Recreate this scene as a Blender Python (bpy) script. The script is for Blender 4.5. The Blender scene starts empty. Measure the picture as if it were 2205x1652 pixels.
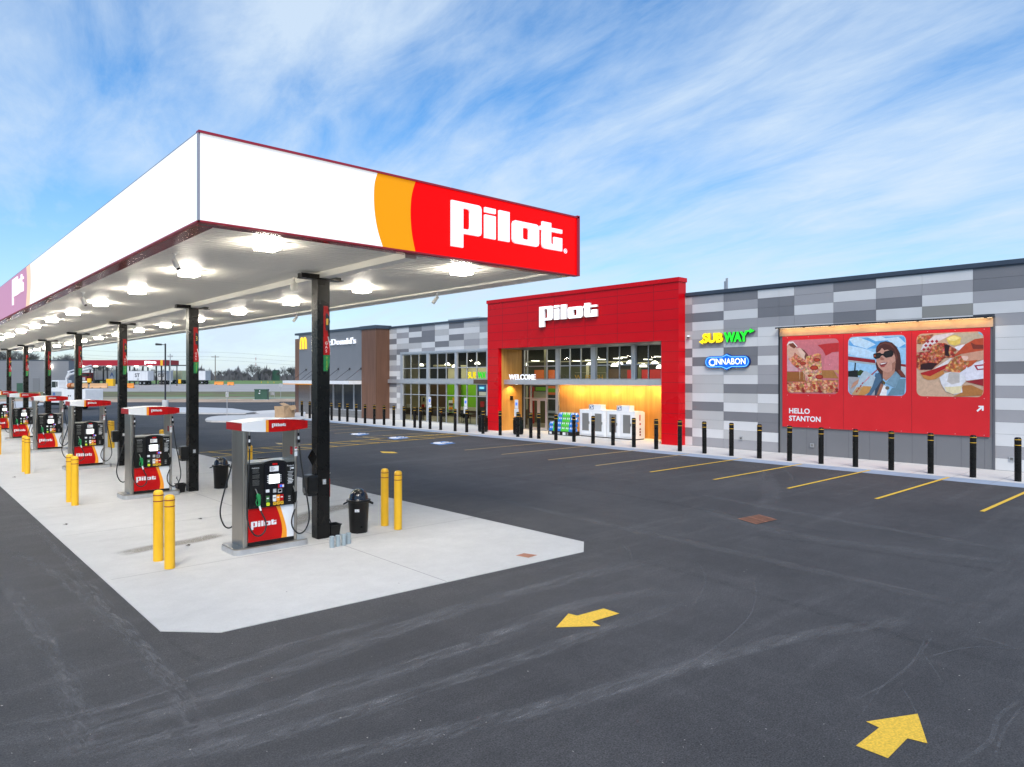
import bpy, bmesh, math, random
from mathutils import Vector, Matrix
from mathutils.geometry import tessellate_polygon
random.seed(7)
SC = bpy.context.scene
COL = SC.collection
PI = math.pi
# ------------------------------------------------------------------ site positions from image pixels
# photo measurements (2205 px wide frame) turned into metres on known planes
FP, HC, CXP, HZ = 1525.0, 3.57, 1102.5, 815.0
YAW = math.radians(42.604)
SA, CA = math.sin(YAW), math.cos(YAW)
def gp(x, y, z=0.0):
    d = FP*(HC-z)/(y-HZ); r = (x-CXP)/FP*d
    return (r*CA+d*SA, -r*SA+d*CA)
def YonX(x, X):
    t = (x-CXP)/FP
    return X*(CA-t*SA)/(SA+t*CA)
def ZonX(x, y, X):
    Y = YonX(x, X); return HC-(y-HZ)*(X*SA+Y*CA)/FP
def at(px, d, z=0.0):
    r = (px-CXP)/FP*d
    return Vector((r*CA+d*SA, -r*SA+d*CA, z))
def zat(y, d): return HC-(y-HZ)*d/FP
def shear(x, y):          # pump court sheared to follow the columns' pixel drift in the image
    k = .0182-.008*max(0, min(1, (x-7.5)/4)); return x+k*(y-14.4)
# ------------------------------------------------------------------ helpers
MATS = {}
def nt(m): return m.node_tree.nodes, m.node_tree.links
def mat(name, col, rough=.5, metal=0, noise=None, bump=None, emis=0, ecol=None, coat=0, spec=.5, coord='Object'):
    m = bpy.data.materials.new(name); m.use_nodes = True
    N, L = nt(m); b = N['Principled BSDF']
    b.inputs['Base Color'].default_value = (*col, 1); b.inputs['Roughness'].default_value = rough
    b.inputs['Metallic'].default_value = metal; b.inputs['Coat Weight'].default_value = coat
    b.inputs['Specular IOR Level'].default_value = spec
    if noise or bump:
        tc = N.new('ShaderNodeTexCoord')
    if noise:
        s, a = noise[:2]
        n = N.new('ShaderNodeTexNoise'); n.inputs['Scale'].default_value = s; n.inputs['Detail'].default_value = 6
        mp = N.new('ShaderNodeMapping'); L.new(tc.outputs[coord], mp.inputs[0]); L.new(mp.outputs[0], n.inputs[0])
        if len(noise) > 2: mp.inputs['Scale'].default_value = noise[2]
        r = N.new('ShaderNodeMapRange'); L.new(n.outputs[0], r.inputs[0])
        r.inputs[1].default_value = .25; r.inputs[2].default_value = .75
        r.inputs[3].default_value = 1-a; r.inputs[4].default_value = 1+a
        x = N.new('ShaderNodeVectorMath'); x.operation = 'SCALE'; x.inputs[0].default_value = col
        L.new(r.outputs[0], x.inputs['Scale']); L.new(x.outputs[0], b.inputs['Base Color'])
        q = N.new('ShaderNodeMapRange'); L.new(n.outputs[0], q.inputs[0])
        q.inputs[3].default_value = max(.02, rough-.12); q.inputs[4].default_value = min(1, rough+.12)
        L.new(q.outputs[0], b.inputs['Roughness'])
    if bump:
        n = N.new('ShaderNodeTexNoise'); n.inputs['Scale'].default_value = bump[0]; n.inputs['Detail'].default_value = 4
        L.new(tc.outputs[coord], n.inputs[0])
        u = N.new('ShaderNodeBump'); u.inputs['Strength'].default_value = bump[1]; u.inputs['Distance'].default_value = .02
        L.new(n.outputs[0], u.inputs['Height']); L.new(u.outputs[0], b.inputs['Normal'])
    if emis:
        b.inputs['Emission Color'].default_value = (*(ecol or col), 1); b.inputs['Emission Strength'].default_value = emis
    MATS[name] = m; return m
class MB:
    def __init__(s): s.v = []; s.f = []; s.m = []; s.c = []; s.s = []; s.mats = []
    def mi(s, m):
        if m not in s.mats: s.mats.append(m)
        return s.mats.index(m)
    def face(s, pts, m, col=None, smooth=False):
        b = len(s.v); s.v += [tuple(p) for p in pts]; s.f.append(tuple(range(b, b+len(pts))))
        s.m.append(s.mi(m)); s.c.append(col); s.s.append(smooth)
    def mesh(s, vs, fs, m, col=None, smooth=False):
        b = len(s.v); s.v += [tuple(p) for p in vs]; k = s.mi(m)
        for f in fs: s.f.append(tuple(i+b for i in f)); s.m.append(k); s.c.append(col); s.s.append(smooth)
    def box(s, x0, x1, y0, y1, z0, z1, m, col=None, T=None, bev=0):
        if x0 > x1: x0, x1 = x1, x0
        if y0 > y1: y0, y1 = y1, y0
        if z0 > z1: z0, z1 = z1, z0
        if bev:
            bm = bmesh.new(); bmesh.ops.create_cube(bm, size=1)
            for v in bm.verts: v.co = Vector(((x0+x1)/2+v.co.x*(x1-x0), (y0+y1)/2+v.co.y*(y1-y0), (z0+z1)/2+v.co.z*(z1-z0)))
            bmesh.ops.bevel(bm, geom=bm.edges[:], offset=bev, segments=2, affect='EDGES', profile=.6)
            bm.verts.index_update()
            V = [v.co.copy() for v in bm.verts]; F = [[v.index for v in f.verts] for f in bm.faces]; bm.free()
            s.mesh([T(*v) if T else v for v in V], F, m, col); return s
        V = [(x, y, z) for x in (x0, x1) for y in (y0, y1) for z in (z0, z1)]
        F = [(0, 1, 3, 2), (4, 6, 7, 5), (0, 4, 5, 1), (2, 3, 7, 6), (0, 2, 6, 4), (1, 5, 7, 3)]
        s.mesh([T(*v) if T else v for v in V], F, m, col); return s
    def prism(s, loops, t, T, m, col=None, w0=0.0, sides=True):   # 2D outline (first loop) with holes, thickness t
        ls = [[Vector((u, v, 0)) for u, v in l] for l in loops]
        tri = tessellate_polygon(ls); flat = [p for l in ls for p in l]
        s.mesh([T(p.x, p.y, w0+t) for p in flat], [tuple(x) for x in tri], m, col)
        if sides and t:
            for l in ls:
                n = len(l)
                s.mesh([T(p.x, p.y, w) for w in (w0, w0+t) for p in l], [(i, (i+1) % n, n+(i+1) % n, n+i) for i in range(n)], m, col)
        return s
    def tube(s, pts, r, m, n=8, col=None, caps=True):
        pts = [Vector(p) for p in pts]; R = r if isinstance(r, (list, tuple)) else [r]*len(pts)
        rings = []; up = None
        for i, p in enumerate(pts):
            d = (pts[min(i+1, len(pts)-1)]-pts[max(i-1, 0)]).normalized()
            if up is None: up = Vector((0, 0, 1)) if abs(d.z) < .9 else Vector((1, 0, 0))
            a = d.cross(up).normalized(); up = a.cross(d).normalized(); 
            rings.append([p+(a*math.cos(2*PI*k/n)+up*math.sin(2*PI*k/n))*R[i] for k in range(n)])
        V = [q for r_ in rings for q in r_]
        F = [(i*n+k, i*n+(k+1) % n, (i+1)*n+(k+1) % n, (i+1)*n+k) for i in range(len(pts)-1) for k in range(n)]
        s.mesh(V, F, m, col, True)
        if caps: s.face(rings[0], m, col); s.face(rings[-1], m, col)
        return s
    def lathe(s, prof, m, c=(0, 0), n=20, col=None, caps=True, z0=0.0):
        V = [(c[0]+r*math.cos(2*PI*k/n), c[1]+r*math.sin(2*PI*k/n), z0+z) for r, z in prof for k in range(n)]
        F = [(i*n+k, i*n+(k+1) % n, (i+1)*n+(k+1) % n, (i+1)*n+k) for i in range(len(prof)-1) for k in range(n)]
        s.mesh(V, F, m, col, True)
        if caps:
            for j in (0, len(prof)-1): s.face(V[j*n:(j+1)*n], m, col)
        return s
    def build(s, name, parent=None, recalc=True):
        me = bpy.data.meshes.new(name); me.from_pydata([tuple(v) for v in s.v], [], s.f)
        for m in s.mats: me.materials.append(MATS[m])
        me.polygons.foreach_set('material_index', s.m); me.polygons.foreach_set('use_smooth', s.s)
        if any(c is not None for c in s.c):
            ca = me.color_attributes.new('Col', 'FLOAT_COLOR', 'CORNER')
            for p in me.polygons:
                c = s.c[p.index] or (1, 1, 1)
                for li in p.loop_indices: ca.data[li].color = (*c, 1)
        if recalc:
            bm = bmesh.new(); bm.from_mesh(me); bmesh.ops.recalc_face_normals(bm, faces=bm.faces[:]); bm.to_mesh(me); bm.free()
        me.update()
        o = bpy.data.objects.new(name, me); COL.objects.link(o)
        if parent: o.parent = parent
        return o
def empty(name, loc=(0, 0, 0), rz=0.0):
    o = bpy.data.objects.new(name, None); COL.objects.link(o); o.location = loc; o.rotation_euler = (0, 0, rz)
    o.empty_display_size = .2; return o
def tag(o, label=None, cat=None, group=None, kind=None):
    if label: o['label'] = label
    if cat: o['category'] = cat
    if group: o['group'] = group
    if kind: o['kind'] = kind
    return o
def struct(mb, name): return tag(mb.build(name), kind='structure')
KIDS = {}
def copy_tree(o, parent=None):
    c = o.copy(); COL.objects.link(c); c.parent = parent
    for ch in o.children: copy_tree(ch, c)
    return c
def text2d(body, size=1.0, bold=0.0, align='LEFT'):
    cu = bpy.data.curves.new('lettering', 'FONT'); cu.body = body; cu.size = size; cu.offset = bold
    cu.align_x = align; cu.resolution_u = 3
    o = bpy.data.objects.new('lettering', cu); COL.objects.link(o)
    dg = bpy.context.evaluated_depsgraph_get(); dg.update()
    me = o.evaluated_get(dg).to_mesh()
    V = [(v.co.x, v.co.y) for v in me.vertices]; F = [tuple(p.vertices) for p in me.polygons]
    o.evaluated_get(dg).to_mesh_clear(); COL.objects.unlink(o); bpy.data.objects.remove(o); bpy.data.curves.remove(cu)
    return V, F
def put_text(mb, body, T, t, m, h=1.0, bold=0.0, align='LEFT', width=None, u0=0, v0=0, col=None, w0=0.0):
    """lettering h tall (cap height); width squeezes it; raised t from w0"""
    V, F = text2d(body, 1.0, bold, 'LEFT')
    if not V: return
    xs = [v[0] for v in V]; ys = [v[1] for v in V]
    capV, _ = text2d('H', 1.0, bold); ch = max(v[1] for v in capV)
    x0, x1 = min(xs), max(xs); k = h/ch; kx = k if width is None else width/(x1-x0)
    off = {'LEFT': 0, 'CENTER': -(x1-x0)*kx/2, 'RIGHT': -(x1-x0)*kx}[align]
    P = [((x-x0)*kx+off+u0, y*k+v0) for x, y in V]
    mb.mesh([T(u, v, w0+t) for u, v in P], F, m, col)
    if t > .004:
        ed = {}
        for f in F:
            for a, b in zip(f, f[1:]+f[:1]): ed[(a, b)] = ed.get((a, b), 0)+1
        for (a, b) in list(ed):
            if (b, a) not in ed:
                (u1, v1), (u2, v2) = P[a], P[b]
                mb.face([T(u1, v1, w0), T(u2, v2, w0), T(u2, v2, w0+t), T(u1, v1, w0+t)], m, col)
# frames for lettering
def Twall(X, Y0, Z0): return lambda u, v, w: (X-w, Y0-u, Z0+v)          # faces -X, u runs to the photo's right
def Tfront(X0, Y, Z0): return lambda u, v, w: (X0+u, Y-w, Z0+v)         # faces -Y
def Tflat(o, ang, z): 
    c, s_ = math.cos(ang), math.sin(ang)
    return lambda u, v, w: (o[0]+u*c-v*s_, o[1]+u*s_+v*c, z+w)
PILOT = [ [[(8.297,6.95),(8.965,6.95),(9.01,6.93),(9.028,6.885),(9.028,6.42),(9.01,6.375),(8.965,6.352),(8.574,6.352),(8.574,6.08),(8.297,6.08)], [(8.574,6.84),(8.574,6.44),(8.70,6.44),(8.735,6.46),(8.748,6.5),(8.748,6.79),(8.735,6.825),(8.70,6.84)]],  # logo outline traced from image pixels, converted to metres on the fascia plane
 [[(9.12,6.95),(9.396,6.95),(9.396,6.855),(9.12,6.855)]], [[(9.12,6.805),(9.396,6.805),(9.396,6.345),(9.12,6.345)]],
 [[(9.492,6.95),(9.769,6.95),(9.769,6.345),(9.492,6.345)]],
 [[(9.93,6.812),(10.53,6.812),(10.585,6.79),(10.607,6.74),(10.607,6.42),(10.585,6.37),(10.53,6.345),(9.93,6.345),(9.88,6.37),(9.858,6.42),(9.858,6.74),(9.88,6.79)], [(10.165,6.70),(10.137,6.67),(10.137,6.48),(10.165,6.455),(10.29,6.455),(10.318,6.48),(10.318,6.67),(10.29,6.70)]],
 [[(10.709,6.91),(10.972,6.91),(10.972,6.81),(11.312,6.81),(11.312,6.73),(10.972,6.73),(10.972,6.49),(10.99,6.46),(11.02,6.452),(11.05,6.46),(11.066,6.49),(11.066,6.625),(11.312,6.625),(11.312,6.345),(10.79,6.345),(10.73,6.365),(10.709,6.42),(10.709,6.73),(10.654,6.73),(10.654,6.81),(10.709,6.81)]] ]
def put_pilot(mb, T, w, t, m, col=None, w0=0.0, cx=0.0, cy=0.0, hs=1.0):
    k = w/3.015
    for g in PILOT:
        mb.prism([[((x-9.804)*k+cx, (y-6.515)*k*hs+cy) for x, y in l] for l in g], t, T, m, col, w0)
# ------------------------------------------------------------------ materials
mat('white_paint', (.78,.78,.77), .45, noise=(3,.05)); mat('white_plastic', (.8,.8,.8), .35)
mat('black_paint', (.007,.0065,.006), .28, noise=(4,.25), spec=.22); mat('black_plastic', (.010,.010,.010), .32, noise=(6,.2), spec=.25)
mat('black_gloss', (.006,.006,.008), .12, coat=.4); mat('rubber', (.012,.012,.012), .55)
mat('yellow_paint', (.80,.44,.012), .42, noise=(5,.05)); mat('dark_red', (.16,.006,.012), .35); mat('gold_band', (.75,.42,.02), .4)
mat('band_red', (.22,.01,.012), .5)
mat('steel', (.43,.39,.34), .33, 1, noise=(3,.10,(1,1,.15))); mat('steel_dark', (.30,.29,.27), .35, 1, noise=(5,.1))
mat('galv', (.5,.5,.5), .5, .6, noise=(6,.12)); mat('pump_red', (.46,.001,.002), .35, spec=.25); mat('pump_orange', (.90,.32,.01), .35); mat('pump_white', (.78,.79,.80), .35)
mat('green_plastic', (.01,.25,.07), .35); mat('gray_pvc', (.30,.36,.38), .45, noise=(8,.08)); mat('ext_red', (.45,.008,.01), .22, coat=.5)
mat('cardboard', (.42,.28,.16), .85, noise=(4,.15)); mat('screen', (.9,.95,.92), .3, emis=.9, ecol=(1,1,.97))
mat('lamp_lens', (1,.98,.9), .3, emis=60, ecol=(1,.92,.76)); mat('lamp_side', (1,.98,.9), .3, emis=95, ecol=(1,.92,.78)); mat('pendant', (1,.97,.85), .4, emis=2.5, ecol=(1,.95,.8))
mat('lit_white', (.70,.70,.70), .45, noise=(.8,.03), emis=.40, ecol=(1,1,1)); mat('lit_yellow', (.45,.19,.0), .35, emis=.42, ecol=(1,.36,.0), spec=.2); mat('lit_red', (.40,.0,.0), .35, emis=.55, ecol=(1,.0,.0), spec=.12)
mat('red_glow_wash', (.30,.12,.2), .4, emis=.26, ecol=(1,.38,.62), spec=.2); mat('yellow_glow_wash', (.7,.38,.2), .35, emis=.4, ecol=(1,.6,.35)); mat('rose_white', (.8,.75,.8), .35, emis=.45)  # side sign red and yellow, paled by a glow wash put into the tones
mat('letter_white', (.85,.85,.85), .35, emis=.75, ecol=(1,1,1)); mat('logo_white', (.86,.87,.9), .35, emis=.35, ecol=(.9,.93,1))
mat('sub_yellow', (.85,.6,.0), .35, emis=.55, ecol=(1,.78,.0)); mat('sub_green', (.01,.55,.02), .35, emis=.45, ecol=(.02,1,.03)); mat('sign_return', (.03,.12,.03), .5)
mat('cin_blue', (.0,.10,.62), .35, emis=.3, ecol=(.0,.18,1)); mat('cin_dark', (.0,.02,.12), .4); mat('cin_cyan', (.15,.6,.95), .4, emis=.5, ecol=(.3,.8,1))
mat('mcd_yellow', (.85,.5,.02), .35, emis=.6, ecol=(1,.62,.05))
mat('alum', (.50,.51,.53), .35, .55, noise=(3,.06)); mat('alum_dark', (.24,.25,.27), .4, .5)
mat('store_red', (.62,.0,.006), .30, noise=(.35,.06), spec=.22); mat('red_joint', (.18,.0,.004), .5)
mat('coping', (.06,.075,.10), .45, .3, noise=(2,.1)); mat('mcd_grey', (.185,.19,.20), .55, noise=(1.5,.05)); mat('mcd_block', (.20,.20,.195), .8, noise=(4,.12))
for k, c in {'L': (.64,.63,.615), 'M': (.475,.465,.45), 'G': (.335,.325,.33), 'D': (.185,.182,.19), 'E': (.27,.26,.235)}.items():
    mat('panel_'+k, c, .5, 0, noise=(.8,.05), coord='Object')
mat('panel_gap', (.12,.12,.13), .7); mat('board_back', (.17,.17,.175), .5, noise=(1,.05)); mat('board_red', (.62,.010,.016), .38, noise=(1.2,.05))
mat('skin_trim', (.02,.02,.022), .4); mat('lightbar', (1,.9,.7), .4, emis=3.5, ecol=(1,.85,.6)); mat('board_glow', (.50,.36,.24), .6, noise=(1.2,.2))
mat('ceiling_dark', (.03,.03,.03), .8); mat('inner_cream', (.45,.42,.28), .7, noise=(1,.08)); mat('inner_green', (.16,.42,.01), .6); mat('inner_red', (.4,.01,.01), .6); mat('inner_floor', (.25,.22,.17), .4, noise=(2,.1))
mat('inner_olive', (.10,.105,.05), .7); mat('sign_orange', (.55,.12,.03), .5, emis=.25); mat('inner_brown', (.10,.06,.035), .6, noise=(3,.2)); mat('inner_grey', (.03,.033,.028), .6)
mat('furniture', (.035,.025,.02), .5); mat('bush', (.05,.09,.02), .9, noise=(20,.5))
mat('bark', (.095,.092,.10), .9, noise=(1.5,.25)); mat('wood_mass', (.095,.095,.105), .95, noise=(.2,.3))  # bark lightened and blued, distance haze put into its colour
mat('transformer', (.03,.085,.055), .5, noise=(1,.15)); mat('orange_plastic', (.75,.26,.04), .55, noise=(.5,.12)); mat('pale_orange', (.62,.36,.18), .6, noise=(.5,.12))
mat('trailer_white', (.66,.67,.68), .4, noise=(.4,.08)); mat('trailer_grey', (.35,.37,.40), .45, noise=(.4,.15)); mat('truck_red', (.26,.012,.018), .35); mat('blue_print', (.02,.12,.4), .5)
mat('trailer_cream', (.5,.52,.34), .5, noise=(.4,.1)); mat('glass_dark', (.03,.035,.04), .08); mat('chassis', (.03,.03,.032), .6)
mat('shop_grey', (.21,.215,.235), .8, noise=(.25,.06)); mat('shop_door', (.16,.165,.18), .7); mat('far_red', (.34,.008,.02), .5); mat('pole_wood', (.14,.11,.09), .9); mat('pole_dark', (.03,.03,.035), .5)
mat('wire', (.10,.10,.11), .6); mat('skin', (.42,.25,.17), .6); mat('hivis', (.65,.80,.02), .6); mat('vest_orange', (.5,.16,.05), .8); mat('navy', (.02,.025,.04), .8); mat('greycloth', (.14,.14,.15), .8)
mat('road_yellow', (.74,.46,.04), .75, noise=(45,.30)); mat('road_yellow_pale', (.50,.36,.14), .7, noise=(7,.2)); mat('road_white', (.6,.61,.63), .7, noise=(7,.15)); mat('road_blue', (.10,.22,.45), .7, noise=(7,.15))
mat('rust', (.34,.15,.085), .8, noise=(8,.3)); mat('pit', (.01,.01,.01), 1); mat('kerb', (.50,.50,.49), .85, noise=(2,.1))
mat('hvac', (.30,.34,.33), .6, noise=(1,.1)); mat('ice_grey', (.22,.215,.20), .45, .3); mat('bottle_blue', (.03,.20,.62), .25); mat('bottle_green', (.10,.55,.06), .25); mat('bottle_cap', (.8,.82,.85), .3)
# printed pictures and decals: colour per face
m = mat('print', (1,1,1), .45); N, L = nt(m); a_ = N.new('ShaderNodeVertexColor'); a_.layer_name = 'Col'; gm_ = N.new('ShaderNodeGamma'); gm_.inputs[1].default_value = 1.55; L.new(a_.outputs[0], gm_.inputs[0])
tc = N.new('ShaderNodeTexCoord'); nn = N.new('ShaderNodeTexNoise'); nn.inputs['Scale'].default_value = 7; nn.inputs['Detail'].default_value = 6; nn.inputs['Roughness'].default_value = .7; L.new(tc.outputs['Object'], nn.inputs[0])
rr_ = N.new('ShaderNodeMapRange'); L.new(nn.outputs[0], rr_.inputs[0]); rr_.inputs[1].default_value = .3; rr_.inputs[2].default_value = .7; rr_.inputs[3].default_value = .84; rr_.inputs[4].default_value = 1.16
sc_ = N.new('ShaderNodeVectorMath'); sc_.operation = 'SCALE'; L.new(gm_.outputs[0], sc_.inputs[0]); L.new(rr_.outputs[0], sc_.inputs['Scale']); L.new(sc_.outputs[0], N['Principled BSDF'].inputs['Base Color'])
m = mat('print_food', (1,1,1), .5); N, L = nt(m); a_ = N.new('ShaderNodeVertexColor'); a_.layer_name = 'Col'
tc = N.new('ShaderNodeTexCoord'); n_ = N.new('ShaderNodeTexVoronoi'); n_.inputs['Scale'].default_value = 13; L.new(tc.outputs['Object'], n_.inputs[0])
n2 = N.new('ShaderNodeTexNoise'); n2.inputs['Scale'].default_value = 9; n2.inputs['Detail'].default_value = 5; L.new(tc.outputs['Object'], n2.inputs[0])
cr = N.new('ShaderNodeValToRGB'); L.new(n2.outputs[0], cr.inputs[0])
cr.color_ramp.elements[0].position = .38; cr.color_ramp.elements[0].color = (.16,.02,.01,1); cr.color_ramp.elements[1].position = .62; cr.color_ramp.elements[1].color = (.85,.55,.33,1)
e_ = cr.color_ramp.elements.new(.5); e_.color = (.48,.10,.05,1)
mx = N.new('ShaderNodeMixRGB'); mx.inputs[0].default_value = .5; L.new(a_.outputs[0], mx.inputs[1]); L.new(cr.outputs[0], mx.inputs[2])
mx2 = N.new('ShaderNodeMixRGB'); mx2.blend_type = 'OVERLAY'; mx2.inputs[0].default_value = .35; L.new(mx.outputs[0], mx2.inputs[1]); L.new(n_.outputs['Color'], mx2.inputs[2]); gf = N.new('ShaderNodeGamma'); gf.inputs[1].default_value = 1.35; L.new(mx2.outputs[0], gf.inputs[0]); L.new(gf.outputs[0], N['Principled BSDF'].inputs['Base Color'])
# glass: thin pane, mostly clear with a mirror coat
m = bpy.data.materials.new('pane_glass'); m.use_nodes = True; N, L = nt(m); N.remove(N['Principled BSDF'])
gl = N.new('ShaderNodeBsdfGlossy'); gl.inputs['Roughness'].default_value = .02; tr = N.new('ShaderNodeBsdfTransparent'); tr.inputs[0].default_value = (.78,.83,.78,1)
fr = N.new('ShaderNodeFresnel'); fr.inputs[0].default_value = 1.27; ms = N.new('ShaderNodeMixShader')
L.new(fr.outputs[0], ms.inputs[0]); L.new(tr.outputs[0], ms.inputs[1]); L.new(gl.outputs[0], ms.inputs[2]); L.new(ms.outputs[0], N['Material Output'].inputs[0]); MATS['pane_glass'] = m
# wood with vertical grain
def wood(name, c1, c2, sc, axis=(18, 18, .7), rough=.5):
    m = mat(name, c1, rough); N, L = nt(m); tc = N.new('ShaderNodeTexCoord'); mp = N.new('ShaderNodeMapping'); mp.inputs['Scale'].default_value = axis
    n = N.new('ShaderNodeTexNoise'); n.inputs['Scale'].default_value = sc; n.inputs['Detail'].default_value = 8; n.inputs['Roughness'].default_value = .65
    L.new(tc.outputs['Object'], mp.inputs[0]); L.new(mp.outputs[0], n.inputs[0]); r = N.new('ShaderNodeValToRGB'); L.new(n.outputs[0], r.inputs[0])
    r.color_ramp.elements[0].position = .35; r.color_ramp.elements[1].position = .68
    r.color_ramp.elements[0].color = (*c1, 1); r.color_ramp.elements[1].color = (*c2, 1); L.new(r.outputs[0], N['Principled BSDF'].inputs['Base Color'])
wood('oak_cladding', (.50,.205,.035), (.68,.33,.07), 1.0, (5,5,.35), .4); wood('slat_brown', (.13,.062,.038), (.21,.105,.065), 1.0, (9,9,.3), .5)
# canopy decking: ribbed painted metal, slightly glossy
m = mat('canopy_deck', (.90,.87,.80), .5, spec=.3); N, L = nt(m); tc = N.new('ShaderNodeTexCoord')
sx = N.new('ShaderNodeSeparateXYZ'); L.new(tc.outputs['Object'], sx.inputs[0])
f1 = N.new('ShaderNodeMath'); f1.operation = 'MULTIPLY'; f1.inputs[1].default_value = 1/.40; L.new(sx.outputs[1], f1.inputs[0])
f2 = N.new('ShaderNodeMath'); f2.operation = 'FRACT'; L.new(f1.outputs[0], f2.inputs[0])
g = N.new('ShaderNodeValToRGB'); L.new(f2.outputs[0], g.inputs[0]); cr = g.color_ramp
cr.elements[0].position = 0; cr.elements[0].color = (0,0,0,1); cr.elements[1].position = 1; cr.elements[1].color = (0,0,0,1)
for p_, v_ in ((.05, 1), (.30, .85), (.34, .55), (.38, .85), (.63, .85), (.67, .55), (.71, .85), (.95, 1)): e_ = cr.elements.new(p_); e_.color = (v_, v_, v_, 1)
bu = N.new('ShaderNodeBump'); bu.inputs['Strength'].default_value = .25; bu.inputs['Distance'].default_value = .02; L.new(g.outputs[0], bu.inputs['Height'])
L.new(bu.outputs[0], N['Principled BSDF'].inputs['Normal'])
mxx = N.new('ShaderNodeMixRGB'); mxx.blend_type = 'MULTIPLY'; mxx.inputs[0].default_value = .35; mxx.inputs[1].default_value = (.90,.87,.80,1); L.new(g.outputs[0], mxx.inputs[2]); L.new(mxx.outputs[0], N['Principled BSDF'].inputs['Base Color'])
mat('deck_trim', (.85,.83,.77), .4); mat('deck_groove', (.16,.15,.13), .6)
mat('red_soffit', (.30,.008,.015), .16, bump=(1.6,.25), coat=.2); mat('fascia_red_trim', (.35,.01,.03), .35); mat('fascia_joint', (.35,.35,.40), .5)
# ground materials
def ground_mat(name, base, specks=.35, patch=.18, streak=None, bump=.25, rough=.85, tint=None):
    m = mat(name, base, rough); N, L = nt(m); tc = N.new('ShaderNodeTexCoord'); P = N['Principled BSDF']
    def noise(sc, det, ro=.6, stretch=None, rot=0):
        n = N.new('ShaderNodeTexNoise'); n.inputs['Scale'].default_value = sc; n.inputs['Detail'].default_value = det; n.inputs['Roughness'].default_value = ro
        mp = N.new('ShaderNodeMapping'); mp.inputs['Rotation'].default_value[2] = rot
        if stretch: mp.inputs['Scale'].default_value = stretch
        L.new(tc.outputs['Object'], mp.inputs[0]); L.new(mp.outputs[0], n.inputs[0]); return n
    def rng(n, a, b, lo, hi):
        r = N.new('ShaderNodeMapRange'); L.new(n.outputs[0], r.inputs[0])
        for i, v in enumerate((a, b, lo, hi)): r.inputs[i+1].default_value = v
        return r
    fac = rng(noise(.22, 5), .3, .7, 1-patch, 1+patch)
    def mul(a, b):
        x = N.new('ShaderNodeMath'); x.operation = 'MULTIPLY'; L.new(a.outputs[0], x.inputs[0]); L.new(b.outputs[0], x.inputs[1]); return x
    fac = mul(fac, rng(noise(55, 3, .7), .3, .75, 1-specks, 1+specks*1.1))
    fac = mul(fac, rng(noise(17, 4, .8), .3, .7, 1-specks*.35, 1+specks*.35))
    fac = mul(fac, rng(noise(2.3, 6, .7), .3, .7, 1-patch*.6, 1+patch*.6))
    if streak:
        for (st, rot, lo, amp) in streak: fac = mul(fac, rng(noise(1, 7, .7, st, rot), lo, lo+.22, 1, 1+amp))
    x = N.new('ShaderNodeVectorMath'); x.operation = 'SCALE'; x.inputs[0].default_value = base; L.new(fac.outputs[0], x.inputs['Scale']); L.new(x.outputs[0], P.inputs['Base Color'])
    bn = N.new('ShaderNodeBump'); bn.inputs['Strength'].default_value = bump; bn.inputs['Distance'].default_value = .012; L.new(noise(110, 3).outputs[0], bn.inputs['Height']); L.new(bn.outputs[0], P.inputs['Normal'])
    return m
ground_mat('asphalt', (.0525,.0508,.0498), .8, .26, [((.10, 1.1, 1), 0, .52, .55), ((1.3, .14, 1), .1, .56, .35), ((.25, 1.6, 1), -.7, .60, .35)])
ground_mat('slab_concrete', (.495,.485,.455), .06, .09, [((.25, .9, 1), .5, .55, -.10)], .08)
ground_mat('walk_concrete', (.60,.585,.55), .06, .07, None, .06); ground_mat('apron_concrete', (.30,.36,.44), .08, .12, [((2, .3, 1), 0, .5, .15)], .08)
ground_mat('lot_concrete', (.36,.335,.31), .1, .12); ground_mat('dirt', (.42,.30,.20), .2, .3)
def grass_mat(name, ca, cb, cc):
    m = mat(name, ca, .95); N, L = nt(m); tc = N.new('ShaderNodeTexCoord'); n = N.new('ShaderNodeTexNoise'); n.inputs['Scale'].default_value = .11; n.inputs['Detail'].default_value = 9; n.inputs['Roughness'].default_value = .7
    L.new(tc.outputs['Object'], n.inputs[0]); r = N.new('ShaderNodeValToRGB'); L.new(n.outputs[0], r.inputs[0])
    r.color_ramp.elements[0].position = .36; r.color_ramp.elements[0].color = (*ca, 1); r.color_ramp.elements[1].position = .64; r.color_ramp.elements[1].color = (*cc, 1)
    e = r.color_ramp.elements.new(.5); e.color = (*cb, 1); L.new(r.outputs[0], N['Principled BSDF'].inputs['Base Color'])
grass_mat('bank_grass', (.10,.075,.045), (.15,.14,.06), (.12,.19,.05)); grass_mat('field_grass', (.10,.17,.04), (.13,.22,.05), (.17,.22,.08)); grass_mat('straw_net', (.30,.24,.15), (.22,.28,.20), (.20,.26,.12))
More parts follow.
